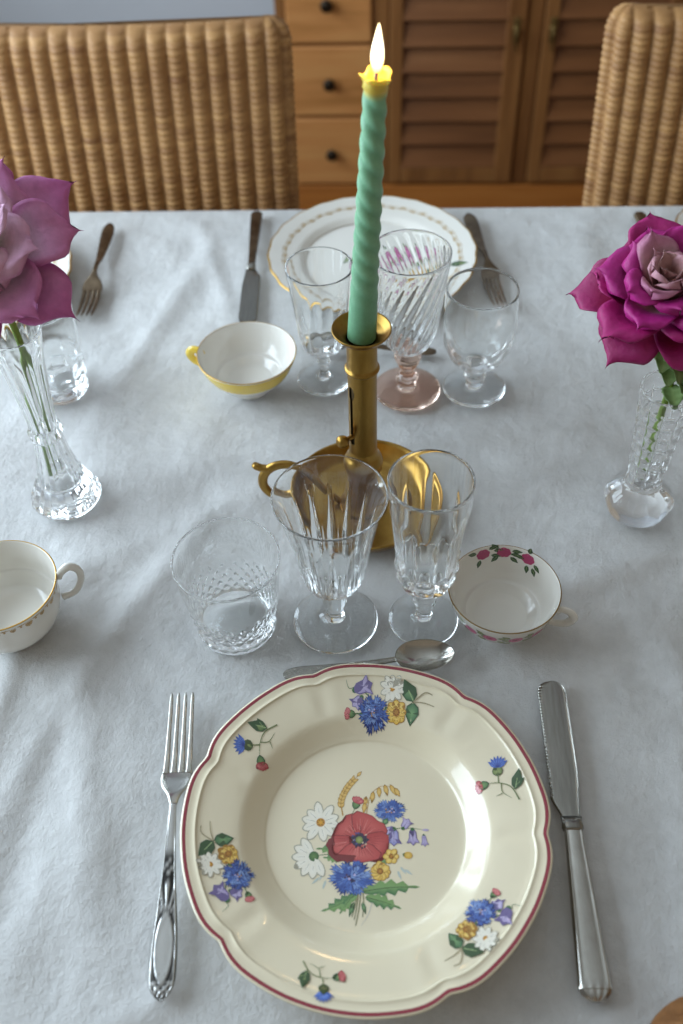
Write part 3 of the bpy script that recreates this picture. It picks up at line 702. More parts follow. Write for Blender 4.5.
# far row
def bl_prof():
    p=foot_prof(.0265,[(.006,.005),(.0042,.010),(.0045,.018),(.0065,.0225),(.0045,.027),(.0055,.0315)])
    return p+bowl_prof([(.009,.034),(.0175,.0405),(.0215,.052),(.0232,.066),(.0255,.09),(.0283,.112),(.0300,.128)],.0014,.0395)
def bl_mod(t,r_,h,fl,i,n=12):
    if fl==1: r_-=.0012*(abs(((t*n/TAU)%1)-.5)*2)**2*sst(.034,.045,h)*(1-sst(.06,.085,h))
    return r_,h
glass_thing('wine_glass','slim clear wine glass beside the yellow-banded cup, left of the candle',bl_prof(),120,bl_mod,(-.0113,.7483,T))
def pink():
    r=thing('wine_glass','goblet with swirled clear bowl and pink stem, just right of the candle','glass',(.067,.728,T))
    p=[(a,b) for a,b,_ in foot_prof(.032,[(.009,.006),(.0075,.009),(.0105,.013),(.0105,.018),(.0062,.022),(.0068,.027),(.0098,.032),(.0125,.038),(.0128,.0425),(.0108,.0465)])]+[(.0106,.0476),(0,.0476)]
    s=MB(); s.lathe(p,72,lambda t,r_,h,fl,i:(r_*(1-.07*(1-ftz(8,t))*sst(.010,.013,h)),h)); tag(s.build('stem',M['pinkglass'],r),'pale pink pressed-glass foot and knopped stem')
    q=[(0,.0480,0),(.0085,.0480,0)]+bowl_prof([(.0095,.0486),(.0165,.053),(.0225,.062),(.0262,.076),(.0290,.096),(.0318,.122),(.0350,.152)],.0016,.0535,8)
    n=22
    mod=lambda t,r_,h,fl,i:(r_-(.0010*(.5-.5*cos(n*(t-(h-.05)*13.0)))*sst(.05,.06,h)*(1-sst(.140,.150,h)) if fl==1 else 0),h)
    b=MB(); b.lathe(q,220,mod); b.build('bowl',M['glass'],r)
pink()
def br_prof():
    p=foot_prof(.0298,[(.0085,.0058),(.0065,.009),(.0095,.0135),(.0105,.0185),(.0078,.0235),(.0075,.026)])
    return p+bowl_prof([(.010,.0285),(.0195,.0335),(.0275,.044),(.0320,.058),(.0333,.074),(.0328,.094),(.0318,.113)],.0015,.0365)
def br_mod(t,r_,h,fl,i,n=10):
    if fl==1: r_-=.0016*(abs(((t*n/TAU)%1)-.5)*2)**2*sst(.028,.034,h)*(1-sst(.046,.058,h))
    return r_,h
glass_thing('wine_glass','small plain goblet at right of the pink-stemmed glass',br_prof(),120,br_mod,(.1308,.7268,T))
def lt_mod(t,r_,h,fl,i,n=9):
    if fl==1:
        a=((t*n/TAU)%1-.5)*2; v=((h-.006)/.017)%1-.5
        r_-=.0022*(max(abs(a),abs(v*2))**2)*sst(.005,.008,h)*(1-sst(.038,.044,h))
    return r_,h
glass_thing('tumbler','clear faceted tumbler behind the left crystal vase',tumbler_prof(.0265,.0305,.096,.010),144,lt_mod,(-.2665,.750,T))

# ------------------------------------------------------------------ crystal vases
def lvase():
    outer=sp([(.0295,.0022),(.0302,.006),(.0262,.014),(.0195,.030),(.0152,.048),(.0128,.066),(.0122,.072)],6)
    knot=sp([(.0122,.0722),(.0142,.0765),(.0142,.0805),(.0122,.085)],4)
    up=sp([(.0122,.0852),(.0124,.10),(.0148,.128),(.0178,.155),(.0212,.178)],8)
    p=[(0,.0018,0),(.022,.0015,0),(.0275,.0002,0),(.0288,.0005,0)]+[(a,b,1) for a,b in outer]+[(a,b,3) for a,b in knot]+[(a,b,2) for a,b in up]
    p+=[(.0203+.0009*cos(PI*k/8),.178+.0009*sin(PI*k/8),0) for k in range(1,9)]+[(a,b,0) for a,b in sp([(.0193,.177),(.0160,.155),(.0129,.128),(.0104,.10),(.0098,.080),(.0104,.066),(.0125,.048),(.0155,.030),(.0150,.020),(.008,.0165),(0,.016)],5)]
    def mod(t,r_,h,fl,i,n=12):
        a=(abs(((t*n/TAU)%1)-.5)*2)
        if fl==1: r_-=.0017*(1-a)**1.0*sst(.003,.008,h)*(1-.5*sst(.03,.07,h))
        if fl==2: r_-=.0015*(1-a)*(1-sst(.150,.174,h))
        if fl==3: r_-=.0020*max(abs(((t*n/TAU)%1)-.5)*2,0)
        return r_,h
    mb=MB(); mb.lathe(p,168,mod); o=mb.build('vase',M['crystal'],None,(-.2385,.6045,T))
    tag(o,'flared crystal bud vase with a knotted waist, holding the pale purple rose','vase')
lvase()
def rvase():
    outer=sp([(.0262,.004),(.0285,.011),(.0275,.019),(.0215,.0265),(.0155,.031)],5)
    col=[(.0142+.0062*s+(.0010*s*s),.032+.0995*s) for s in np.linspace(0,1,90)]
    p=[(0,.0022,0),(.018,.0018,0),(.0225,.0003,0),(.0245,.0012,0)]+[(a,b,1) for a,b in outer]+[(float(a),float(b),2) for a,b in col]
    p+=[(.0203+.0011*cos(PI*k/8),.1316+.0011*sin(PI*k/8),0) for k in range(1,9)]+[(a,b,0) for a,b in sp([(.0190,.131),(.0165,.105),(.0138,.07),(.0118,.042),(.0105,.036),(.006,.034),(0,.0335)],5)]
    def mod(t,r_,h,fl,i):
        if fl==1: r_*=1-.055*(1-ftz(8,t+PI/8))
        if fl==2:
            a=abs(((t*10/TAU)%1)-.5)*2; v=abs((((h-.034)/.0118)%1)-.5)*2
            k=sst(.033,.036,h)*(1-sst(.119,.122,h))
            r_-=.0016*k*max(a**4,v**4)
        return r_,h
    mb=MB(); mb.lathe(p,160,mod); o=mb.build('vase',M['crystal'],None,(.2490,.5655,T))
    tag(o,'square-cut crystal bud vase with bulbous foot, holding the dark magenta rose','vase')
rvase()

# ------------------------------------------------------------------ cups
def cup_prof(outer,wall,k=6):
    """returns profile and index where the inside starts"""
    o=sp(outer,k); rim=o[-1]; n0=len(o)
    inn=[(max(.0005,p[0]-wall),p[1]+ (wall*1.2 if p[0]<outer[2][0]+.002 else 0)) for p in o[::-1]]
    zf=outer[1][1]+wall*1.6
    inn=[p for p in inn if p[1]>zf]
    return o,[(rim[0]-wall*.3,rim[1]+wall*.3),(rim[0]-wall*.75,rim[1]+wall*.25)],inn+[(inn[-1][0]*.7,zf-.0002),(inn[-1][0]*.35,zf-.0004),(0,zf-.0004)]
def cup(name,label,loc,outer,foot,wall,rimmat,band=None,bandmat=None,handle=None,handlemat=None,deco=None,cat='teacup'):
    r=thing(name,label,cat,loc)
    o,rm,inn=cup_prof(outer,wall)
    f=[(0,.0022),(foot-.0035,.0022),(foot-.003,0),(foot-.0006,0),(foot,.0012)]
    prof=f+o+rm+inn; mats=[0]*(len(prof)-1)
    for i in range(len(prof)-1):
        zc=(prof[i][1]+prof[i+1][1])/2
        if i>=len(f) and i<len(f)+len(o) and band and band[0]<zc<band[1]: mats[i]=2
        if len(f)+len(o)-1<=i<=len(f)+len(o): mats[i]=1
    mb=MB(); mb.lathe(prof,112,None,mats)
    zo=np.array([p[1] for p in o]); ro=np.array([p[0] for p in o]); iz=np.array([p[1] for p in inn[::-1]]); ir=np.array([p[0] for p in inn[::-1]])
    if deco: deco(mb,lambda z:float(np.interp(z,zo,ro)),lambda z:float(np.interp(z,iz,ir)))
    mb.build('bowl',[M['porcelain'],M[rimmat],M[bandmat or 'porcelain'],M['print']],r,attr=True)
    if handle:
        pts,rad,flat=handle; h=MB(); P_=sp(pts,6)
        rads=[p[0] for p in sp([(q,) for q in rad],6)]
        h.tube(P_,rads,12,True,flat); h.build('handle',M[handlemat or 'porcelain'],r)
    return r
def hpts(az,lst): 
    ca,sa=cos(az),sin(az); return [(a*ca,a*sa,z) for a,z in lst]
def rose_sprig(D):
    rg=random.Random(1)
    for x,y,a in ((6,-3,-.3),(6,4,.5),(9,0,.1),(-4,5,2.2),(-5,-4,-2.4)): D.leaf(x,y,a,7,3.6,'#6A7A3A','#A2A562')
    for k in range(7): D.petal(0,0,k*.9,5.2,4.8,hx('#CC4A80'),hx('#E48CB0'),edge=hx('#B03A68'))
    for k in range(5): D.petal(0,0,k*1.25+.4,3.0,3,hx('#B02858'),hx('#D45C88'))
    D.disc(0,0,1.3,hx('#8E1C48'),n=8)
def deco_rose(mb,ro,ri):
    for az,z in ((106,.0325),(82,.0328),(54,.0322)):
        a0=math.radians(az); rr=ri(z)
        D=Deco(mb,lambda x,y,l,a0=a0,z=z,rr=rr:((ri(z+y)-l)*cos(a0-x/rr),(ri(z+y)-l)*sin(a0-x/rr),z+y+l*.6),3)
        tl=.25 if az>90 else (-.1 if az>60 else -.9); ca,sa=cos(tl),sin(tl); s=.00105
        D.A=((0,0),(s*ca,s*sa*.8),(s*sa,-s*ca*.8)); rose_sprig(D)
    for az in (-112,-84,-58,-135,170,20):
        a0=math.radians(az); z=.026; rr=ro(z)
        D=Deco(mb,lambda x,y,l,a0=a0,z=z,rr=rr:((ro(z+y)+l)*cos(a0+x/rr),(ro(z+y)+l)*sin(a0+x/rr),z+y-l*.6),3)
        s=.0010; D.A=((0,0),(s,0),(0,-s*.8)); rose_sprig(D)
cup('teacup','white teacup with pink roses painted inside, right of the panelled glass',(.119,.4555,T),[(.0175,.0015),(.020,.0035),(.0275,.0085),(.0350,.0165),(.0390,.0265),(.0421,.0385)],.0172,.0013,'oldgold',
    handle=(hpts(math.radians(-22),[(.0405,.0280),(.044,.031),(.0500,.0305),(.0535,.025),(.0495,.017),(.042,.0135),(.035,.0135)]),[.0022,.0022,.0024,.0025,.0024,.0023,.0026],1.4),deco=deco_rose)
cup('teacup','shallow teacup with yellow band and yellow handle, beside the dark-handled knife blade',(-.083,.7427,T),[(.0205,.0015),(.0225,.005),(.0300,.0115),(.0385,.0215),(.0435,.031),(.0469,.041)],.0205,.0014,'yellowrim' if False else 'gold',band=(.0235,.0395),bandmat='yellow',
    handle=(hpts(math.radians(164),[(.0450,.0305),(.048,.0345),(.0545,.0345),(.0580,.029),(.0545,.022),(.048,.0190),(.0405,.0205)]),[.0022,.0026,.0028,.0028,.0026,.0024,.0024],1.5),handlemat='yellow')
def deco_lace(mb,ro,ri):
    z0=.0445; n=22
    for i in range(n):
        a0=TAU*i/n; rr=ro(z0)
        D=Deco(mb,lambda x,y,l,a0=a0,rr=rr:((ro(z0+y)+l)*cos(a0+x/rr),(ro(z0+y)+l)*sin(a0+x/rr),z0+y),3)
        D.A=((0,0),(.001,0),(0,-.0013)); w=TAU*rr/n*1000
        D.poly([(-w/2,-1.6),(w/2,-1.6),(w/2,-.5),(-w/2,-.5)],hx('#A9833F'))
        for k in range(7): D.petal(0,-.4,PI/2+(k-3)*.42,(4.2 if i%2 else 3.0)*(1-.06*abs(k-3)),1.5,hx('#A58148'),hx('#C3A468'))
        D.disc(w/2,.3,.9,hx('#B08C4C'),n=8); D.disc(0,1.0,.8,hx('#6E5526'),n=8)
cup('teacup','white teacup with gilt lace border at the left edge',(-.2585,.4690,T),[(.0265,.0015),(.031,.0055),(.0375,.0135),(.0408,.024),(.0418,.036),(.0439,.049)],.0255,.0014,'gold',
    handle=(hpts(math.radians(12),[(.0440,.0430),(.0465,.0485),(.0535,.0535),(.0595,.0475),(.0590,.036),(.052,.024),(.0420,.0205)]),[.0018,.0022,.0027,.0022,.0020,.0020,.0024],1.4),deco=deco_lace)

# ------------------------------------------------------------------ chamberstick
def chamberstick():
    r=thing('candlestick','brass chamberstick with wide drip dish and ring handle, holding the green candle','candlestick',(.0195,.579,T))
    d=MB(); d.lathe(sp([(0,.0012),(.04,.0008),(.050,.001),(.0555,.004),(.0605,.011),(.0632,.0165)],5)+[(.0640,.0178),(.0634,.0190),(.0618,.0186)]+sp([(.0605,.0165),(.0570,.0100),(.052,.0048),(.046,.0034),(.03,.0032),(.018,.0034),(0,.0034)],5),112)
    d.build('dish',M['brass'],r)
    st=math.radians(-142)
    t=MB(); prof=sp([(.0200,.0036),(.0198,.007),(.0165,.013),(.0135,.026),(.0128,.040),(.0150,.0485),(.0160,.054),(.0148,.0595),(.0126,.0635),(.0113,.068)],5)
    body=[(.0111,float(z)) for z in np.linspace(.0685,.149,70)]
    upper=sp([(.0111,.1495),(.0128,.151),(.0131,.1528),(.0118,.1545),(.0114,.158),(.0114,.1785)],5)
    allp=prof+body+upper; n=120; rows=[]
    for (rr,z) in allp: rows.append([t.vert((rr*cos(TAU*j/n),rr*sin(TAU*j/n),z)) for j in range(n)])
    def inslot(j,z):
        a=((TAU*(j+.5)/n-st+PI)%TAU)-PI; s=abs(a)*.0111
        if z<.080 or z>.138: return False
        if z>.127: return s<.0017+.0012*math.sqrt(max(0,1-((z-.1325)/.0055)**2))
        if z<.090: return s<.0017+.0010*math.sqrt(max(0,1-((z-.085)/.005)**2))
        return s<.0014
    for i in range(len(rows)-1):
        zc=(allp[i][1]+allp[i+1][1])/2
        for j in range(n):
            if inslot(j,zc): continue
            t.face((rows[i][j],rows[i][(j+1)%n],rows[i+1][(j+1)%n],rows[i+1][j]))
    t.build('stem',M['brass'],r)
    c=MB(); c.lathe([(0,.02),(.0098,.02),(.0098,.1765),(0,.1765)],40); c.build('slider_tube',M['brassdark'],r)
    p=MB(); p.lathe(sp([(.0110,.1770),(.0120,.1785),(.0172,.1818),(.0213,.1868)],5)+[(.0218,.1880),(.0214,.1888),(.0206,.1882)]+sp([(.0168,.1842),(.0127,.1815),(.0112,.1802),(.0108,.178)],5),80); p.build('drip_pan',M['brass'],r)
    k=MB(); k.lathe(sp([(0,0),(.0022,0),(.0020,.006),(.0036,.0075),(.0052,.0105),(.0050,.0135),(.0028,.0155),(0,.0158)],4),20)
    ko=k.build('slider_knob',M['brass'],r,(.0098*cos(st),.0098*sin(st),.0880)); ko.rotation_euler=Vector((cos(st),sin(st),.12)).to_track_quat('Z','Y').to_euler()
    az=math.radians(176)
    h=MB(); P_=sp(hpts(az,[(.020,.006),(.0330,.0200),(.0470,.0400),(.0610,.0490),(.0740,.0470),(.0825,.0380),(.0845,.0260),(.0800,.0160),(.0730,.0115),(.0665,.0125),(.0620,.0155)]),6)
    h.tube(P_,[.0023+.0010*sin(PI*i/(len(P_)-1)) for i in range(len(P_))],12,True,1.25)
    h.tube(sp(hpts(az,[(.0770,.0445),(.0840,.0450),(.0890,.0475),(.0900,.0490)]),4),[.0036]*9+[.0034]*2+[.0030]*2,10,True,.8)
    h.build('handle',M['brass'],r)
chamberstick()

# ------------------------------------------------------------------ candle
def candle_wax():
    t=attr_mat('green_wax',.42,0,.12); t.set(Subsurface_Weight=.25,Subsurface_Radius=(.004,.006,.004),Subsurface_Scale=.6); return t.m
M['wax']=candle_wax()
def candle():
    H=.1865; r=thing('candle','lit green twisted taper candle standing in the brass chamberstick','candle',(.0195,.579,T+.1806))
    lean=Vector((.056,-.004,1)).normalized()
    R_=lean.to_track_quat('Z','Y').to_matrix().to_4x4()
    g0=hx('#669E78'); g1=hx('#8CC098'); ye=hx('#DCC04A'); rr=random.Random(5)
    w=MB(); w.M=R_; n=100; rows=[];cols=[]
    NZ=240
    for i in range(NZ+1):
        z=H*i/NZ; tw=sst(.015,.07,z); base=.0105-.0031*(z/H); row=[];cl=[]
        if i==0: base*=.97
        for j in range(n):
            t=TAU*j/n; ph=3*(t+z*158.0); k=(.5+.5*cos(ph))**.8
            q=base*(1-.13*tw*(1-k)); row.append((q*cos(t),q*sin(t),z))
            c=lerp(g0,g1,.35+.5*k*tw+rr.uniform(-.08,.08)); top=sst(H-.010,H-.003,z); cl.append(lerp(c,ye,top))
        rows.append(row);cols.append(cl)
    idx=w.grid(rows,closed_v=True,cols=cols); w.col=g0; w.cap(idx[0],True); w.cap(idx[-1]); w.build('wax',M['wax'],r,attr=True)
    cr=MB(); cr.M=R_; cr.col=ye; rows=[]
    def rimh(t): return .0028*max(0,sin(2.5*t+.6))**1.2+.0022*max(0,cos(3*t+1.1))
    for q,dz,kk in ((.0066,-.005,0),(.0078,-.0035,0),(.0072,-.001,.2),(.0084,.0012,.7),(.0094,.0022,1),(.0088,.0022,1),(.0070,.0006,.6),(.0050,-.0008,.1),(.0015,-.0012,0)):
        rows.append([((q+.0012*kk*sin(5*TAU*j/72))*cos(TAU*j/72),(q+.0012*kk*sin(5*TAU*j/72))*sin(TAU*j/72),H+dz+kk*rimh(TAU*j/72)) for j in range(72)])
    ix=cr.grid(rows,closed_v=True); cr.cap(ix[0],True); cr.cap(ix[-1]); tag(cr.build('melted_rim',M['wax'],r,attr=True),'melted yellow wax rim')
    wk=MB(); wk.M=R_; wk.tube(sp([(0,0,H-.003),(.0004,0,H+.003),(.0018,-.0004,H+.0075),(.0066,-.0010,H+.0128)],4),[.0011]*13,8); wk.build('wick',simple('blue_grey_wick','#6F6A9C',.8),r)
    def emis(nm,stops,s):
        t=NT(nm); t.t.nodes.remove(t.b); e=t.n('ShaderNodeEmission'); e.inputs['Strength'].default_value=s
        gc=t.n('ShaderNodeTexCoord'); sx=t.n('ShaderNodeSeparateXYZ'); t.l(gc.outputs['Generated'],sx.inputs[0])
        t.l(t.ramp(sx.outputs['Z'],stops),e.inputs['Color']); t.l(e.outputs[0],t.out.inputs['Surface']); return t.m
    em=MB(); em.M=R_; em.lathe(sp([(0,-.0009),(.0009,0),(0,.0009)],3),10,x=.0066,y=-.001,z=H+.0132); em.build('ember',emis('ember_glow',[(0,(1,.55,.2,1)),(1,(1,.8,.4,1))],9),r)
    fl=MB(); fl.M=R_; P_=sp([(0,0),(.0020,.0013),(.0037,.0065),(.0036,.0125),(.0024,.0190),(.0009,.0255),(0,.0280)],6)
    fl.lathe(P_,28,lambda t,q,h,f,i:(q,h),z=H+.0056,x=-.0012); 
    for i,v in enumerate(fl.v): pass
    fl.build('flame',emis('flame_glow',[(0,(1.0,.45,.08,1)),(.22,(1.0,.74,.30,1)),(.5,(1,.93,.70,1)),(1,(1,.80,.42,1))],4.5),r)
    return R_@Vector((0,0,H+.018))+Vector((.0195,.579,T+.1806))
flame_at=candle()

# ------------------------------------------------------------------ cutlery
def strip(mb,stn,nu=20,relief=None,colf=None,smooth_end=True):
    """stations: (y, halfwidth, thickness, zmid, xoff). Makes a closed, domed bar along +y"""
    tops=[];bots=[];cols=[]
    for s in stn:
        y,w,th,z,xo=s; r=[];b=[];cl=[]
        for j in range(nu+1):
            u=-1+2*j/nu; uu=sin(u*PI/2)
            e=math.sqrt(max(0,1-uu*uu))**.7; h=relief(y,uu,w) if relief else 0
            r.append((xo+uu*w,y,z+th*.5*e+h*e**.3)); b.append((xo+uu*w,y,z-th*.5*e)); cl.append(colf(y,uu,w,h) if colf else mb.col)
        tops.append(r);bots.append(b);cols.append(cl)
    it=mb.grid(tops,cols=cols); ib=mb.grid(bots,flip=True)
    n=len(stn)
    for k,rev in ((0,True),(nu,False)):
        for i in range(n-1):
            q=(it[i][k],it[i+1][k],ib[i+1][k],ib[i][k]); mb.face(q if not rev else q[::-1])
    for i,rev in ((0,False),(n-1,True)):
        for j in range(nu):
            q=(it[i][j],ib[i][j],ib[i][j+1],it[i][j+1]); mb.face(q if not rev else q[::-1])
SIL=(.52,.51,.49,1); PAT=(.045,.042,.04,1)
def fork(name,label,x,y,rz,L,hw,headw,mats,ornate=False,tine=.062,group=None):
    """handle end at the origin, tines towards +y"""
    r=thing(name,label,'fork',(x,y,T),rz,group)
    hd=L-tine-.026
    base=sp([(0.0,.0012,.0018,.0030),(.003,.0045*hw/.0082,.0024,.0030),(.010,.0078*hw/.0082,.0030,.0030),(.028,hw,.0034,.0032),(.052,hw*.80,.0034,.0040),(.078,hw*.52,.0034,.0062),(hd-.018,hw*.38,.0034,.0090),(hd,.0024,.0034,.0098)],10)
    stn=[(a,b,c,d+.0003,0) for a,b,c,d in base]
    def rel(yy,u,w):
        if not ornate: return .0004*math.exp(-((abs(u)-.86)/.08)**2)
        h=.0006*math.exp(-((abs(u)-.88)/.09)**2)*(1 if yy<.10 else .5)
        ov=math.hypot((yy-.030)/.0185,u*w/.0052)
        if yy<.055: h+=.0007*math.exp(-((ov-1.0)/.12)**2)+.0003*math.exp(-((ov-1.38)/.09)**2)
        if ov<.9: h+=.0003
        if .048<yy<.073:
            a=math.atan2(u*w,(yy-.046)); h+=.0006*(.5+.5*cos(a*26))*sst(.048,.053,yy)*(1-sst(.068,.073,yy))
        if .073<=yy<.088: h+=.0005*(.5+.5*cos(yy*1500+5*u))*(1-sst(.082,.088,yy))
        if yy<.011: h+=.0006*(.5+.5*cos(u*9)*cos(yy*1400))
        return h
    def colf(yy,u,w,h):
        if not ornate: return SIL
        if yy>.092: return SIL
        k=sst(.00012,.00055,h) if not (math.hypot((yy-.030)/.0185,u*w/.0052)<.9) else 1
        f=sst(.092,.084,yy); k=k*f+(1-f); return lerp(PAT,SIL,max(.02,k))
    mb=MB(); strip(mb,stn,30 if ornate else 14,rel,colf); mb.build('handle',mats[0],r,attr=True)
    h=MB(); z0=.0101; y0=hd-.001
    hs=sp([(y0,.0025,.0030,z0),(y0+.008,.0048*headw/.0108,.0026,z0-.0010),(y0+.015,.0090*headw/.0108,.0024,z0-.0030),(y0+.021,headw,.0023,z0-.0050),(y0+.027,headw,.0022,z0-.0063)],6)
    h.col=SIL; strip(h,[(a,b,c,d,0) for a,b,c,d in hs],16)
    for k in range(4):
        xc=(-.75+.5*k)*headw; tt=sp([(y0+.0262,.22*headw,.0021,z0-.0062),(y0+.040,.185*headw,.0020,z0-.0072),(y0+.060,.15*headw,.0019,z0-.0058),(L-.006,.13*headw,.0017,z0-.0040),(L,.05*headw,.0008,z0-.0033)],5)
        strip(h,[(a,b,c,d,xc*(1-.06*(a-y0)/.08)) for a,b,c,d in tt],8)
    h.build('tines',mats[1],r,attr=True)
    return r
def knife(name,label,x,y,rz,L,hl,hw,bw,mats,serr=True,group=None,flip=1):
    r=thing(name,label,'knife',(x,y,T),rz,group)
    def rel(yy,u,w):
        h=.0010*math.exp(-((abs(u)-.80)/.08)**2)*sst(.004,.012,yy)
        if yy<.008: h+=.0007*abs(sin(u*7))
        if abs(yy-hl*.56)<.0025 and abs(u)>.7: h+=.0006
        return h
    st=sp([(0,.0030*hw/.009,.0028,.0032),(.0025,.0065*hw/.009,.0046,.0036),(.006,.0088*hw/.009,.0056,.0038),(.012,hw,.0062,.0040),(hl*.55,hw*.80,.0064,.0042),(hl*.9,hw*.62,.0064,.0042),(hl,hw*.60,.0064,.0042)],8)
    mb=MB(); mb.col=SIL; strip(mb,[(a,b,c,d,0) for a,b,c,d in st],26,rel); mb.build('handle',mats[0],r,attr=True)
    b=MB(); b.col=SIL; strip(b,[(hl-.0005,hw*.60,.0066,.0042,0),(hl+.002,hw*.72,.0074,.0046,0),(hl+.006,hw*.66,.0056,.0046,0),(hl+.010,hw*.72,.0030,.0040,0)],14); b.build('bolster',mats[1],r,attr=True)
    bl=MB(); bl.col=SIL; y0=hl+.008; BL=L-y0; rows_t=[];rows_b=[]; N=320
    for i in range(N+1):
        s=i/N; yy=y0+BL*s
        back=.0062*hw/.009*(1-s)+bw*.42*sst(0,.5,s) if False else .0058+(bw*.42-.0058)*sst(0,.35,s)
        edge=-(.0058+(bw*.58-.0058)*sst(0,.16,s))
        tipk=math.sqrt(max(0,1-max(0,(s-.90)/.10)**2)); mid=-.001
        bk=mid+(back-mid)*(.10+.90*tipk) if s>.9 else back; ed=mid+(edge-mid)*(.10+.90*tipk) if s>.9 else edge
        if serr and .16<s<.965: ed+=.0009*abs(sin(PI*i/7.0))
        bow=.0014*sin(PI*s*.9)
        row=[];rb=[]
        for j in range(9):
            q=j/8; xx=ed+(bk-ed)*q; th=.0004+.0010*sin(PI*min(1,q*1.2)/2)
            row.append((flip*(xx-bow*0),yy,.0030+th)); rb.append((flip*xx,yy,.0030-th))
        rows_t.append(row);rows_b.append(rb)
    fl=flip<0
    it=bl.grid(rows_t,flip=fl); ib=bl.grid(rows_b,flip=not fl)
    for k in (0,8):
        for i in range(N): bl.face((it[i][k],it[i+1][k],ib[i+1][k],ib[i][k]))
    for i in (0,N):
        for j in range(8): bl.face((it[i][j],ib[i][j],ib[i][j+1],it[i][j+1]))
    bl.build('blade',mats[1],r)
    return r
def spoon(name,label,x,y,rz,L,mats,bl=.044,bwid=.0138):
    r=thing(name,label,'spoon',(x,y,T),rz)
    hl=L-bl
    st=sp([(0,.0012,.0014,.0026),(.003,.0042,.0020,.0026),(.012,.0060,.0024,.0027),(.03,.0050,.0024,.0034),(hl*.75,.0026,.0026,.0062),(hl+.002,.0021,.0027,.0082)],8)
    mb=MB(); mb.col=SIL; strip(mb,[(a,b,c,d,0) for a,b,c,d in st],16,lambda yy,u,w:.0004*math.exp(-((abs(u)-.82)/.1)**2)+(.0003*math.exp(-(((yy-.016)/.007)**2+(u/.5)**2-.8)**2*6) if yy<.03 else 0)); mb.build('handle',mats[0],r,attr=True)
    b=MB(); NS,NT_=28,36
    def pt(s,t,off):
        yy=bl*(.5-.5*cos(PI*s)) ; w=bwid*math.sqrt(max(0,1-((s-.52)/.52)**2))*(1-.12*s) if s>.0 else .002
        return yy
    rows=[];rowb=[]
    for i in range(NS+1):
        q=i/NS; rr=[];rb=[]
        for j in range(NT_):
            a=TAU*j/NT_; ex=q*bwid*sin(a)*(1+.12*cos(a)); ey=q*(bl/2)*(-cos(a))
            zz=.0082*(q**2.0)-.0005+.0019*(1 if True else 0)
            rr.append((ex,hl+bl/2+ey,zz+.0012)); rb.append((ex*(1.0+.01*(q>.9)),hl+bl/2+ey,zz-.0002 if q<1 else zz+.0004))
        rows.append(rr);rowb.append(rb)
    it=b.grid(rows[::-1],closed_v=True,flip=True); ib=b.grid(rowb[::-1],closed_v=True)
    for j in range(NT_): b.face((it[0][j],ib[0][j],ib[0][(j+1)%NT_],it[0][(j+1)%NT_]))
    for i,v in enumerate(b.v): pass
    b.build('bowl',mats[1],r); return r
def ang(x0,y0,x1,y1): return math.atan2(y1-y0,x1-x0)-PI/2
fork('dinner_fork','large silver fork with engraved medallion handle, left of the red-rimmed plate',-.1180,.1865,ang(-.1180,.1865,-.1208,.3955),.209,.0082,.0108,(M['engraved'],M['silver']),True)
knife('table_knife','silver serrated table knife lying right of the red-rimmed plate',.1374,.1766,ang(.1374,.1766,.1485,.395),.2188,.104,.0099,.0205,(M['silver'],M['steel']),True,flip=1)
spoon('teaspoon','small silver spoon lying just behind the red-rimmed plate',-.0479,.4100,ang(-.0479,.4100,.0770,.4195),.1275,(M['steel'],M['silver']))
knife('table_knife','table knife with dark handle, left of the gilt-edged plate',-.0850,1.0490,ang(-.0850,1.0490,-.0905,.8385),.2122,.108,.0068,.0190,(M['tarnish'],M['steel']),False,flip=1)
fork('dinner_fork','tarnished fork near the pale purple rose, tines toward the viewer',-.2554,1.0372,ang(-.2554,1.0372,-.2590,.8561),.1811,.0070,.0108,(M['tarnish'],M['tarnish']),False,.048)
fork('dinner_fork','fork with ornate dark handle, right of the gilt-edged plate',.1596,1.0285,ang(.1596,1.0285,.1740,.8500),.182,.0078,.0108,(M['tarnish'],M['tarnish']),False,.052)
spoon('teaspoon','small spoon lying between the gilt-edged plate and the far glasses',.1000,.7800,ang(.1000,.7800,-.0100,.7950),.128,(M['tarnish'],M['silver']))
knife('table_knife','knife handle at the far table edge, just behind the dark magenta rose',.3535,1.0160,ang(.3535,1.0160,.3590,.81),.205,.100,.0068,.0185,(M['tarnish'],M['steel']),False)

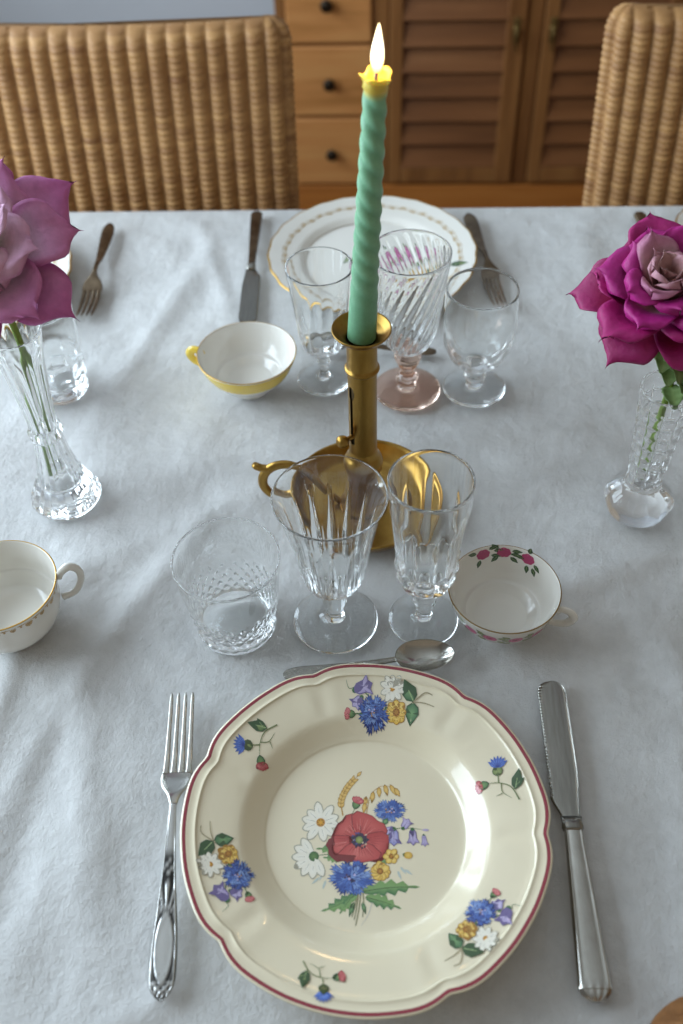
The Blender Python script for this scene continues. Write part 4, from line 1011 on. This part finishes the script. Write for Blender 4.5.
# ------------------------------------------------------------------ roses
def petal_mat():
    t=attr_mat('rose_petal',.6,0,.16)
    f=t.noise(t.coords((1,1,1)),210,5); t.bump(f,.5,.0012); return t.m
M['petal']=petal_mat()
def petal_mesh(phi,r0,L,W,a0,a1,cup_,rec,edge_,pal,rg,pt=.10,z0=0,tipc=1.0):
    """one petal round the +z axis: a0,a1 opening angles from the axis at base and tip"""
    NV,NU=18,14; pr,ph=r0,z0; cen=[]
    for i in range(NV+1):
        v=i/NV; th=a0+(a1-a0)*v+rec*max(0,v-.62)**1.5*3
        cen.append((pr,ph,th)); pr+=L/NV*sin(th); ph+=L/NV*cos(th)
    wob=[rg.uniform(-1,1) for _ in range(10)]
    rows=[];cols=[];mb=MB()
    c_in,c_mid,c_edge=pal
    for i in range(NV+1):
        v=i/NV; rc,hc,th=cen[i]; w=W*(max(.03,v)**.5)*(1-.98*v**4.5)**.55
        if i==NV: w=W*.03
        row=[];cl=[]
        for j in range(NU+1):
            u=-1+2*j/NU; s=u*w; Rc=W*(1.25-.85*cup_)
            lat=Rc*sin(s/Rc); nin=Rc*(1-cos(s/Rc))
            ed=edge_*W*(abs(u)**3.0)*(.2+.8*v)*(1+.4*wob[0 if u<0 else 1]); rip=.035*W*sin(5*u+wob[2]*3+4*v)*v*abs(u)
            off=-nin+ed+rip+.055*W*(sin(2.2*u+3*wob[3]+3.5*v)*wob[4]+.6*sin(5.5*v+2.5*u*wob[5]+4*wob[6]))*min(1,v*2)+.05*W*sin(11*u+6*wob[7])*max(0,v-.6)*abs(u)**.5
            tip=pt*L*(v**5)*(1-abs(u)**.8)+.05*L*wob[8]*u*v*v
            rr=rc+off*cos(th)+tip*sin(th); hh=hc-off*sin(th)+tip*cos(th)
            x=rr*cos(phi)-lat*sin(phi); y=rr*sin(phi)+lat*cos(phi); row.append((x,y,hh))
            k=max(sst(.35,1.0,v),sst(.35,1.0,abs(u))*sst(.05,.5,v)); k=min(1,k*tipc)
            c=lerp(c_in,c_mid,min(1,k*2)) if k<.5 else lerp(c_mid,c_edge,(k-.5)*2)
            q=1+rg.uniform(-.05,.05); cl.append((c[0]*q,c[1]*q,c[2]*q,1))
        rows.append(row);cols.append(cl)
    return rows,cols
def rose(name,label,base,axis,layers,pals,seed,stem,leaves,scale=1.0):
    rg=random.Random(seed); r=thing(name,label,'rose',stem[0])
    O=Vector(stem[0]); q=Vector(axis).normalized().to_track_quat('Z','Y').to_matrix().to_4x4()
    Mx=Matrix.Translation(Vector(base)-O)@q@Matrix.Scale(scale,4)
    for (n,ph0,r0,L,W,a0,a1,cup_,rec,edge_,pi_,pt,z0,tc) in layers:
        for k in range(n):
            phi=ph0+TAU*k/n+rg.uniform(-.16,.16); jl=rg.uniform(.93,1.08); ja=rg.uniform(-.09,.09)
            rows,cols=petal_mesh(phi,r0,L*jl,W*rg.uniform(.93,1.07),a0+ja,a1+ja*1.6,cup_,rec*rg.uniform(.7,1.3),edge_*rg.uniform(.5,1.5),pals[pi_],rg,pt,z0,tc)
            mb=MB(); mb.M=Mx; mb.grid(rows,cols=cols); o=mb.build('petal',M['petal'],r,attr=True)
            sm=o.modifiers.new('thick','SOLIDIFY'); sm.thickness=.00045; sm.offset=0
    s=MB(); s.tube([Vector(p)-O for p in sp(stem,8)],[.0026]*len(sp(stem,8)),10); s.build('stem',M['stem'],r)
    rc=MB(); rc.M=Mx; rc.lathe(sp([(0,-.012),(.004,-.010),(.0062,-.004),(.0055,.001),(0,.0015)],4),16); rc.build('hip',M['stem'],r)
    for k in range(5):
        rows,cols=petal_mesh(k*TAU/5+.3,.004,.022,.0045,1.9,2.5,.2,.2,.1,(hx('#55713E'),hx('#6C8650'),hx('#4A6336')),rg,.3)
        mb=MB(); mb.M=Mx; mb.grid(rows,cols=cols); o=mb.build('sepal',M['leaf'],r,attr=True); o.modifiers.new('thick','SOLIDIFY').thickness=.0004
    for (px,dirv,L,W,nrm) in leaves:
        mb=MB(); d=Vector(dirv).normalized(); nv=Vector(nrm); nv=(nv-d*nv.dot(d)).normalized(); sd=d.cross(nv); rows=[];cols=[]
        for i in range(17):
            v=i/16; w=W*math.sin(PI*min(1,v*.96+.02)**.8)*(1+.08*(i%2)); rr=[];cc=[]
            for j in range(9):
                u=-1+j/4; p=Vector(px)-O+d*(L*v)+sd*(u*w)+nv*(.25*w*u*u-.25*L*v*v+.0008*sin(v*26)*abs(u)); rr.append(p[:]); cc.append(lerp(hx('#55703F'),hx('#8DA268'),.4+.4*(1-abs(u))*(1 if j!=4 else 1.3)))
            rows.append(rr);cols.append(cc)
        mb.grid(rows,cols=cols); o=mb.build('leaf',M['leaf'],r,attr=True); o.modifiers.new('thick','SOLIDIFY').thickness=.0004
    return r
M['stem']=metal('rose_stem','#6E8A2E','#93A845',.5,120) 
t_=NT('green_rose_stem'); t_.set(Base_Color=hx('#7E9A3A'),Roughness=.5); M['stem']=t_.m
M['leaf']=attr_mat('rose_leaf',.45).m
# layers: n, phase, r0, length, half width, open angle base, tip, cup, recurve, edge roll, palette, point, z0, tip colour
PR=[(hx('#D4B0A2'),hx('#C69A9C'),hx('#AC3A88')),(hx('#C9989E'),hx('#B8348A'),hx('#AA0E78')),(hx('#AC3A80'),hx('#A80A6A'),hx('#A20866')),(hx('#9A0842'),hx('#9A084C'),hx('#980A5C'))]
LR=[(3,.2,.0005,.036,.0170,.08,.02,.92,.15,.12,0,.16,.005,.45),(4,.9,.0018,.040,.0220,.22,.22,.84,.5,.26,0,.18,.004,.62),(3,.4,.0024,.043,.0240,.30,.33,.78,.6,.28,0,.16,.003,.8),
    (5,.3,.003,.044,.0265,.46,.50,.72,.9,.34,1,.16,.003,1.0),(5,.8,.0045,.046,.0290,.68,.78,.62,1.1,.36,1,.18,.002,1.15),
    (6,.15,.0055,.048,.0310,.92,1.10,.54,1.1,.34,2,.20,.001,1.2),(6,1.30,.006,.050,.0330,1.20,1.66,.42,.7,.26,3,.26,-.001,1.3)]
rose('rose','dark magenta rose with pale centre, in the square-cut vase at right',(.2345,.5785,T+.201),(-.20,-.36,.91),LR,PR,11,
     [(.2500,.5655,T+.040),(.2480,.5660,T+.090),(.2500,.5690,T+.135),(.2410,.5760,T+.165),(.2350,.5790,T+.199)],
     [((.2440,.5745,T+.172),(-.30,-.75,-.40),.026,.0100,(0,-.4,.9)),((.2470,.5715,T+.156),(-.25,-.85,.02),.026,.0100,(0,-.3,.95)),((.2490,.5705,T+.150),(.60,-.65,.20),.036,.0135,(0,-.3,.95)),((.2455,.5735,T+.166),(.75,-.55,-.30),.038,.0140,(0,-.3,.95)),((.2450,.5740,T+.170),(.25,-.85,-.35),.030,.0120,(0,-.3,.95)),((.2420,.5740,T+.172),(.25,-.80,-.35),.034,.0125,(.2,.5,1)),((.2440,.5740,T+.168),(.75,-.50,-.15),.040,.014,(.1,.4,1)),((.2440,.5740,T+.160),(.45,-.75,-.25),.032,.011,(.2,.5,1)),((.2560,.5690,T+.140),(.35,-.75,-.15),.036,.0125,(.2,.2,1)),((.2540,.5700,T+.138),(.75,-.35,.1),.045,.014,(-.1,.1,1)),((.2510,.5690,T+.132),(-.1,-.9,.12),.024,.008,(0,.3,1)),((.256,.5720,T+.142),(.6,.5,.2),.05,.015,(0,0,1))],1.06)
PL=[(hx('#E8E0C6'),hx('#E2D2CE'),hx('#D088BC')),(hx('#E6D8CC'),hx('#E2B6CC'),hx('#B43C92')),(hx('#E0C6D2'),hx('#DA98C2'),hx('#B03488')),(hx('#E0AECA'),hx('#D286B8'),hx('#B03A8C'))]
LL=[(3,.2,.0005,.036,.0170,.06,-.04,.95,.15,.10,0,.12,.005,.35),(4,1.2,.0015,.040,.0220,.20,.18,.86,.4,.24,0,.14,.004,.5),
    (5,.3,.003,.043,.0260,.42,.42,.74,.9,.34,1,.16,.003,.62),(5,.9,.0045,.046,.0290,.68,.74,.60,1.1,.38,1,.18,.002,.7),(6,.1,.0055,.049,.0310,.95,1.12,.48,1.0,.34,2,.2,.001,.8),(6,.5,.006,.052,.030,1.22,1.5,.40,.7,.3,3,.2,0,.85)]
rose('rose','pale purple rose with cream inner petals, in the flared vase at left',(-.2490,.6165,T+.231),(.02,-.58,.82),LL,PL,23,
     [(-.2420,.6030,T+.030),(-.2400,.6045,T+.080),(-.2365,.6065,T+.130),(-.2380,.6090,T+.180),(-.2488,.6170,T+.229)],
     [((-.2440,.6065,T+.190),(-.8,-.3,.2),.04,.012,(0,0,1))],1.27)

# ------------------------------------------------------------------ bread at the lower right corner
def bread():
    t=NT('bread_crust'); f=t.noise(t.coords(),45,6,.65); t.l(t.ramp(f,[(.3,hx('#4A2C12')),(.5,hx('#7A4E22')),(.7,hx('#9A6C38'))]),t.b.inputs['Base Color']); t.set(Roughness=.6); t.bump(f,.5,.004)
    mb=MB(); rows=[]; rg=random.Random(3)
    for i in range(1,24):
        a=-PI/2+PI*i/24; row=[]
        for j in range(48):
            b_=TAU*j/48; k=1+.06*sin(3*b_+1)+.05*sin(5*b_+4*a)+.03*cos(7*a+2*b_)
            row.append((.034*k*cos(a)*cos(b_),.026*k*cos(a)*sin(b_),.021+.0205*k*sin(a)*(1 if a>0 else .95)))
        rows.append(row)
    ix=mb.grid(rows,closed_v=True); mb.cap(ix[0],True); mb.cap(ix[-1]); o=mb.build('bread_roll',t.m,None,(.1865,.1470,T)); o.rotation_euler=(0,0,.5)
    tag(o,'brown crusty bread roll peeking in at the lower right corner','bread')
bread()

# ------------------------------------------------------------------ light
def area(name,loc,aim,sx,sy,power,col):
    l=bpy.data.lights.new(name,'AREA'); l.shape='RECTANGLE'; l.size=sx; l.size_y=sy; l.energy=power; l.color=col
    o=bpy.data.objects.new(name,l); COL.objects.link(o); o.location=loc
    o.rotation_euler=(Vector(aim)-Vector(loc)).to_track_quat('-Z','Y').to_euler(); return o
area('window_daylight',(WX+.02,1.225,1.425),(0,1.225,1.425),2.1,1.1,55,(.74,.90,1.04))
pl=bpy.data.lights.new('candle_light','POINT'); pl.energy=.22; pl.color=(1,.62,.28); pl.shadow_soft_size=.006
po=bpy.data.objects.new('candle_light',pl); COL.objects.link(po); po.location=flame_at
w=bpy.data.worlds.new('World'); sc.world=w; w.use_nodes=True
bg=w.node_tree.nodes['Background']; bg.inputs['Color'].default_value=(.92,.80,.64,1); bg.inputs['Strength'].default_value=.29

# ------------------------------------------------------------------ camera
cam=bpy.data.cameras.new('camera'); co=bpy.data.objects.new('camera',cam); COL.objects.link(co)
pit,rol=math.radians(47.7),math.radians(2.25)
fw=Vector((0,cos(pit),-sin(pit))); rt0=Vector((1,0,0)); up0=rt0.cross(fw)
rt=rt0*cos(rol)-up0*sin(rol); up=up0*cos(rol)+rt0*sin(rol)
m3=Matrix((rt,up,-fw)).transposed(); co.matrix_world=Matrix.Translation((0,0,T+.63))@m3.to_4x4()
cam.sensor_fit='VERTICAL'; cam.sensor_height=36; cam.sensor_width=24; cam.lens=1000/1024*36; cam.clip_start=.01
cam.dof.use_dof=True; cam.dof.focus_distance=.735; cam.dof.aperture_fstop=5.0
sc.camera=co
vs=sc.view_settings; vs.view_transform='Standard'; vs.look='None'; vs.exposure=0.06; vs.gamma=1.0; vs.use_curve_mapping=False
c=sc.cycles; c.use_denoising=True; c.max_bounces=64; c.transmission_bounces=64; c.glossy_bounces=32; c.diffuse_bounces=4; c.transparent_max_bounces=16
c.caustics_refractive=True; c.caustics_reflective=True; c.sample_clamp_indirect=6.0; c.use_adaptive_sampling=False
try: c.denoiser='OPENIMAGEDENOISE'
except Exception: pass
